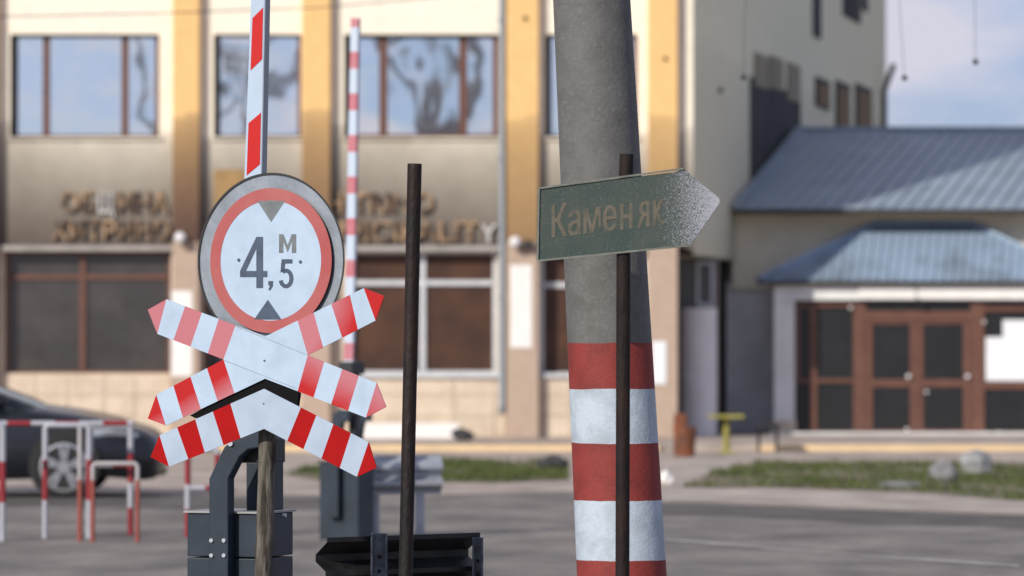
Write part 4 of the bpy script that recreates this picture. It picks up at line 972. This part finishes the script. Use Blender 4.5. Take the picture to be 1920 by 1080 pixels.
# orange-brown chair-like bin
g = G(1284, 858); bn = thing('rusty_bin', 'orange brown litter bin with a raised back plate by the building corner', 'bin', (g.x, g.y, 0))
s_ = g.y / F
b = MB(); b.tube([g + up * .02, g + up * (.30), g + up * (.42)], [18 * s_, 21 * s_, 22 * s_], 16); b.build('body', M['orangeb'], bn)
MB().box((g.x - 20 * s_, g.y + .14, .02), (g.x + 6 * s_, g.y + .20, 82 * s_)).build('back_plate', M['orangeb'], bn, bevel=.02)
# yellow table
g = G(1362, 850); tb = thing('yellow_table', 'small yellow green pedestal table beside the recessed wall', 'table', (g.x, g.y, 0)); s_ = g.y / F
MB().box((g.x - 33 * s_, g.y - .22, 66 * s_), (g.x + 33 * s_, g.y + .22, 72 * s_)).build('tabletop', M['yellowt'], tb, bevel=.01)
MB().tube([(g.x, g.y, 0.02), (g.x, g.y, 66 * s_)], 6 * s_, 12).build('leg', M['yellowt'], tb)
MB().box((g.x - .12, g.y - .12, 0.0), (g.x + .12, g.y + .12, .03)).build('base', M['yellowt'], tb)
for dx, sd2 in ((.62, 2),):
    c = Vector((g.x + dx, g.y + .5, 0)); st = thing('stool', ['dark stool left of the yellow table', 'dark crate-like stool right of the yellow table'][sd2 - 1], 'stool', c)
    MB().box((c.x - .17, c.y - .17, .36), (c.x + .17, c.y + .17, .41)).build('seat', M['steel_dark'], st, bevel=.01)
    for a_ in (-1, 1):
        for b_ in (-1, 1): MB().box((c.x + a_ * .13 - .015, c.y + b_ * .13 - .015, 0), (c.x + a_ * .13 + .015, c.y + b_ * .13 + .015, .36)).build('leg', M['steel_dark'], st)

# overhead wires
def cable(name, pts, r, label, cat='cable'):
    b = MB(); b.tube(pts, r, 6); return tag(b.build(name, M['wire']), label, cat)
cable('overhead_cable', [at(-300, 38, 48), at(0, 31, 48), at(300, 25, 49), at(600, 14, 50), at(900, -12, 51), at(1300, -60, 52)], .007, 'thin dark cable crossing the top left of the facade')
cable('overhead_cable', [at(-600, -75, 40), at(400, -62, 40), at(1400, -50, 40), at(1800, -40, 40), at(2500, -30, 40)], .008, 'cable above the picture that carries the hanging weights')
for (xa, ya, xb, yb, lab) in ((1683, -44, 1696, 146, 'small dark weight hanging on a wire, left one in the sky'), (1827, -40, 1829, 116, 'small dark weight hanging on a wire, right one in the sky'), (1398, -50, 1394, 145, 'small dark weight hanging on a wire before the shaded side wall')):
    a, c = at(xa, ya, 40), at(xb, yb, 40); t = thing('hanging_weight', lab, 'weight', c, 'weights hanging from the overhead cable')
    MB().tube([a, c], .003, 5).build('wire', M['wire'], t); globe(c, .028).build('weight', M['wire'], t)

# ================================================================== bare trees behind the viewer, mirrored in the upper windows
def tree(x, y, h, seed, label):
    rnd = random.Random(seed); b = MB(); br = MB()
    t = thing('bare_tree', label, 'tree', (x, y, 0), 'bare trees opposite the building')
    def limb(p, d, L_, r, depth, mb):
        n = 5; pts = [p.copy()]; q = p.copy(); dd = d.copy()
        for i in range(n):
            dd = (dd + Vector((rnd.uniform(-.18, .18), rnd.uniform(-.18, .18), rnd.uniform(-.05, .12)))).normalized(); q = q + dd * (L_ / n); pts.append(q.copy())
        mb.tube(pts, [r * (1 - .45 * i / n) for i in range(n + 1)], 8, caps=False)
        if depth == 0: return
        for k_ in range(3 if depth > 1 else 4):
            a = rnd.uniform(0, 6.28); nd = (dd * rnd.uniform(.5, .9) + Vector((math.cos(a), math.sin(a), rnd.uniform(0, .6))) * .75).normalized()
            limb(pts[-1 - (k_ % 2)], nd, L_ * rnd.uniform(.55, .75), r * rnd.uniform(.42, .58), depth - 1, br)
    limb(Vector((x, y, -.1)), Vector((0, 0, 1)), h * .5, .55, 3, b)
    b.build('trunk', M['bark'], t); br.build('crown', M['bark'], t)
tree(-9.6, -20, 17, 4, 'tall bare tree left of the road opposite the building')
tree(-1.6, -22, 19, 11, 'thick bare tree right of the road opposite the building')
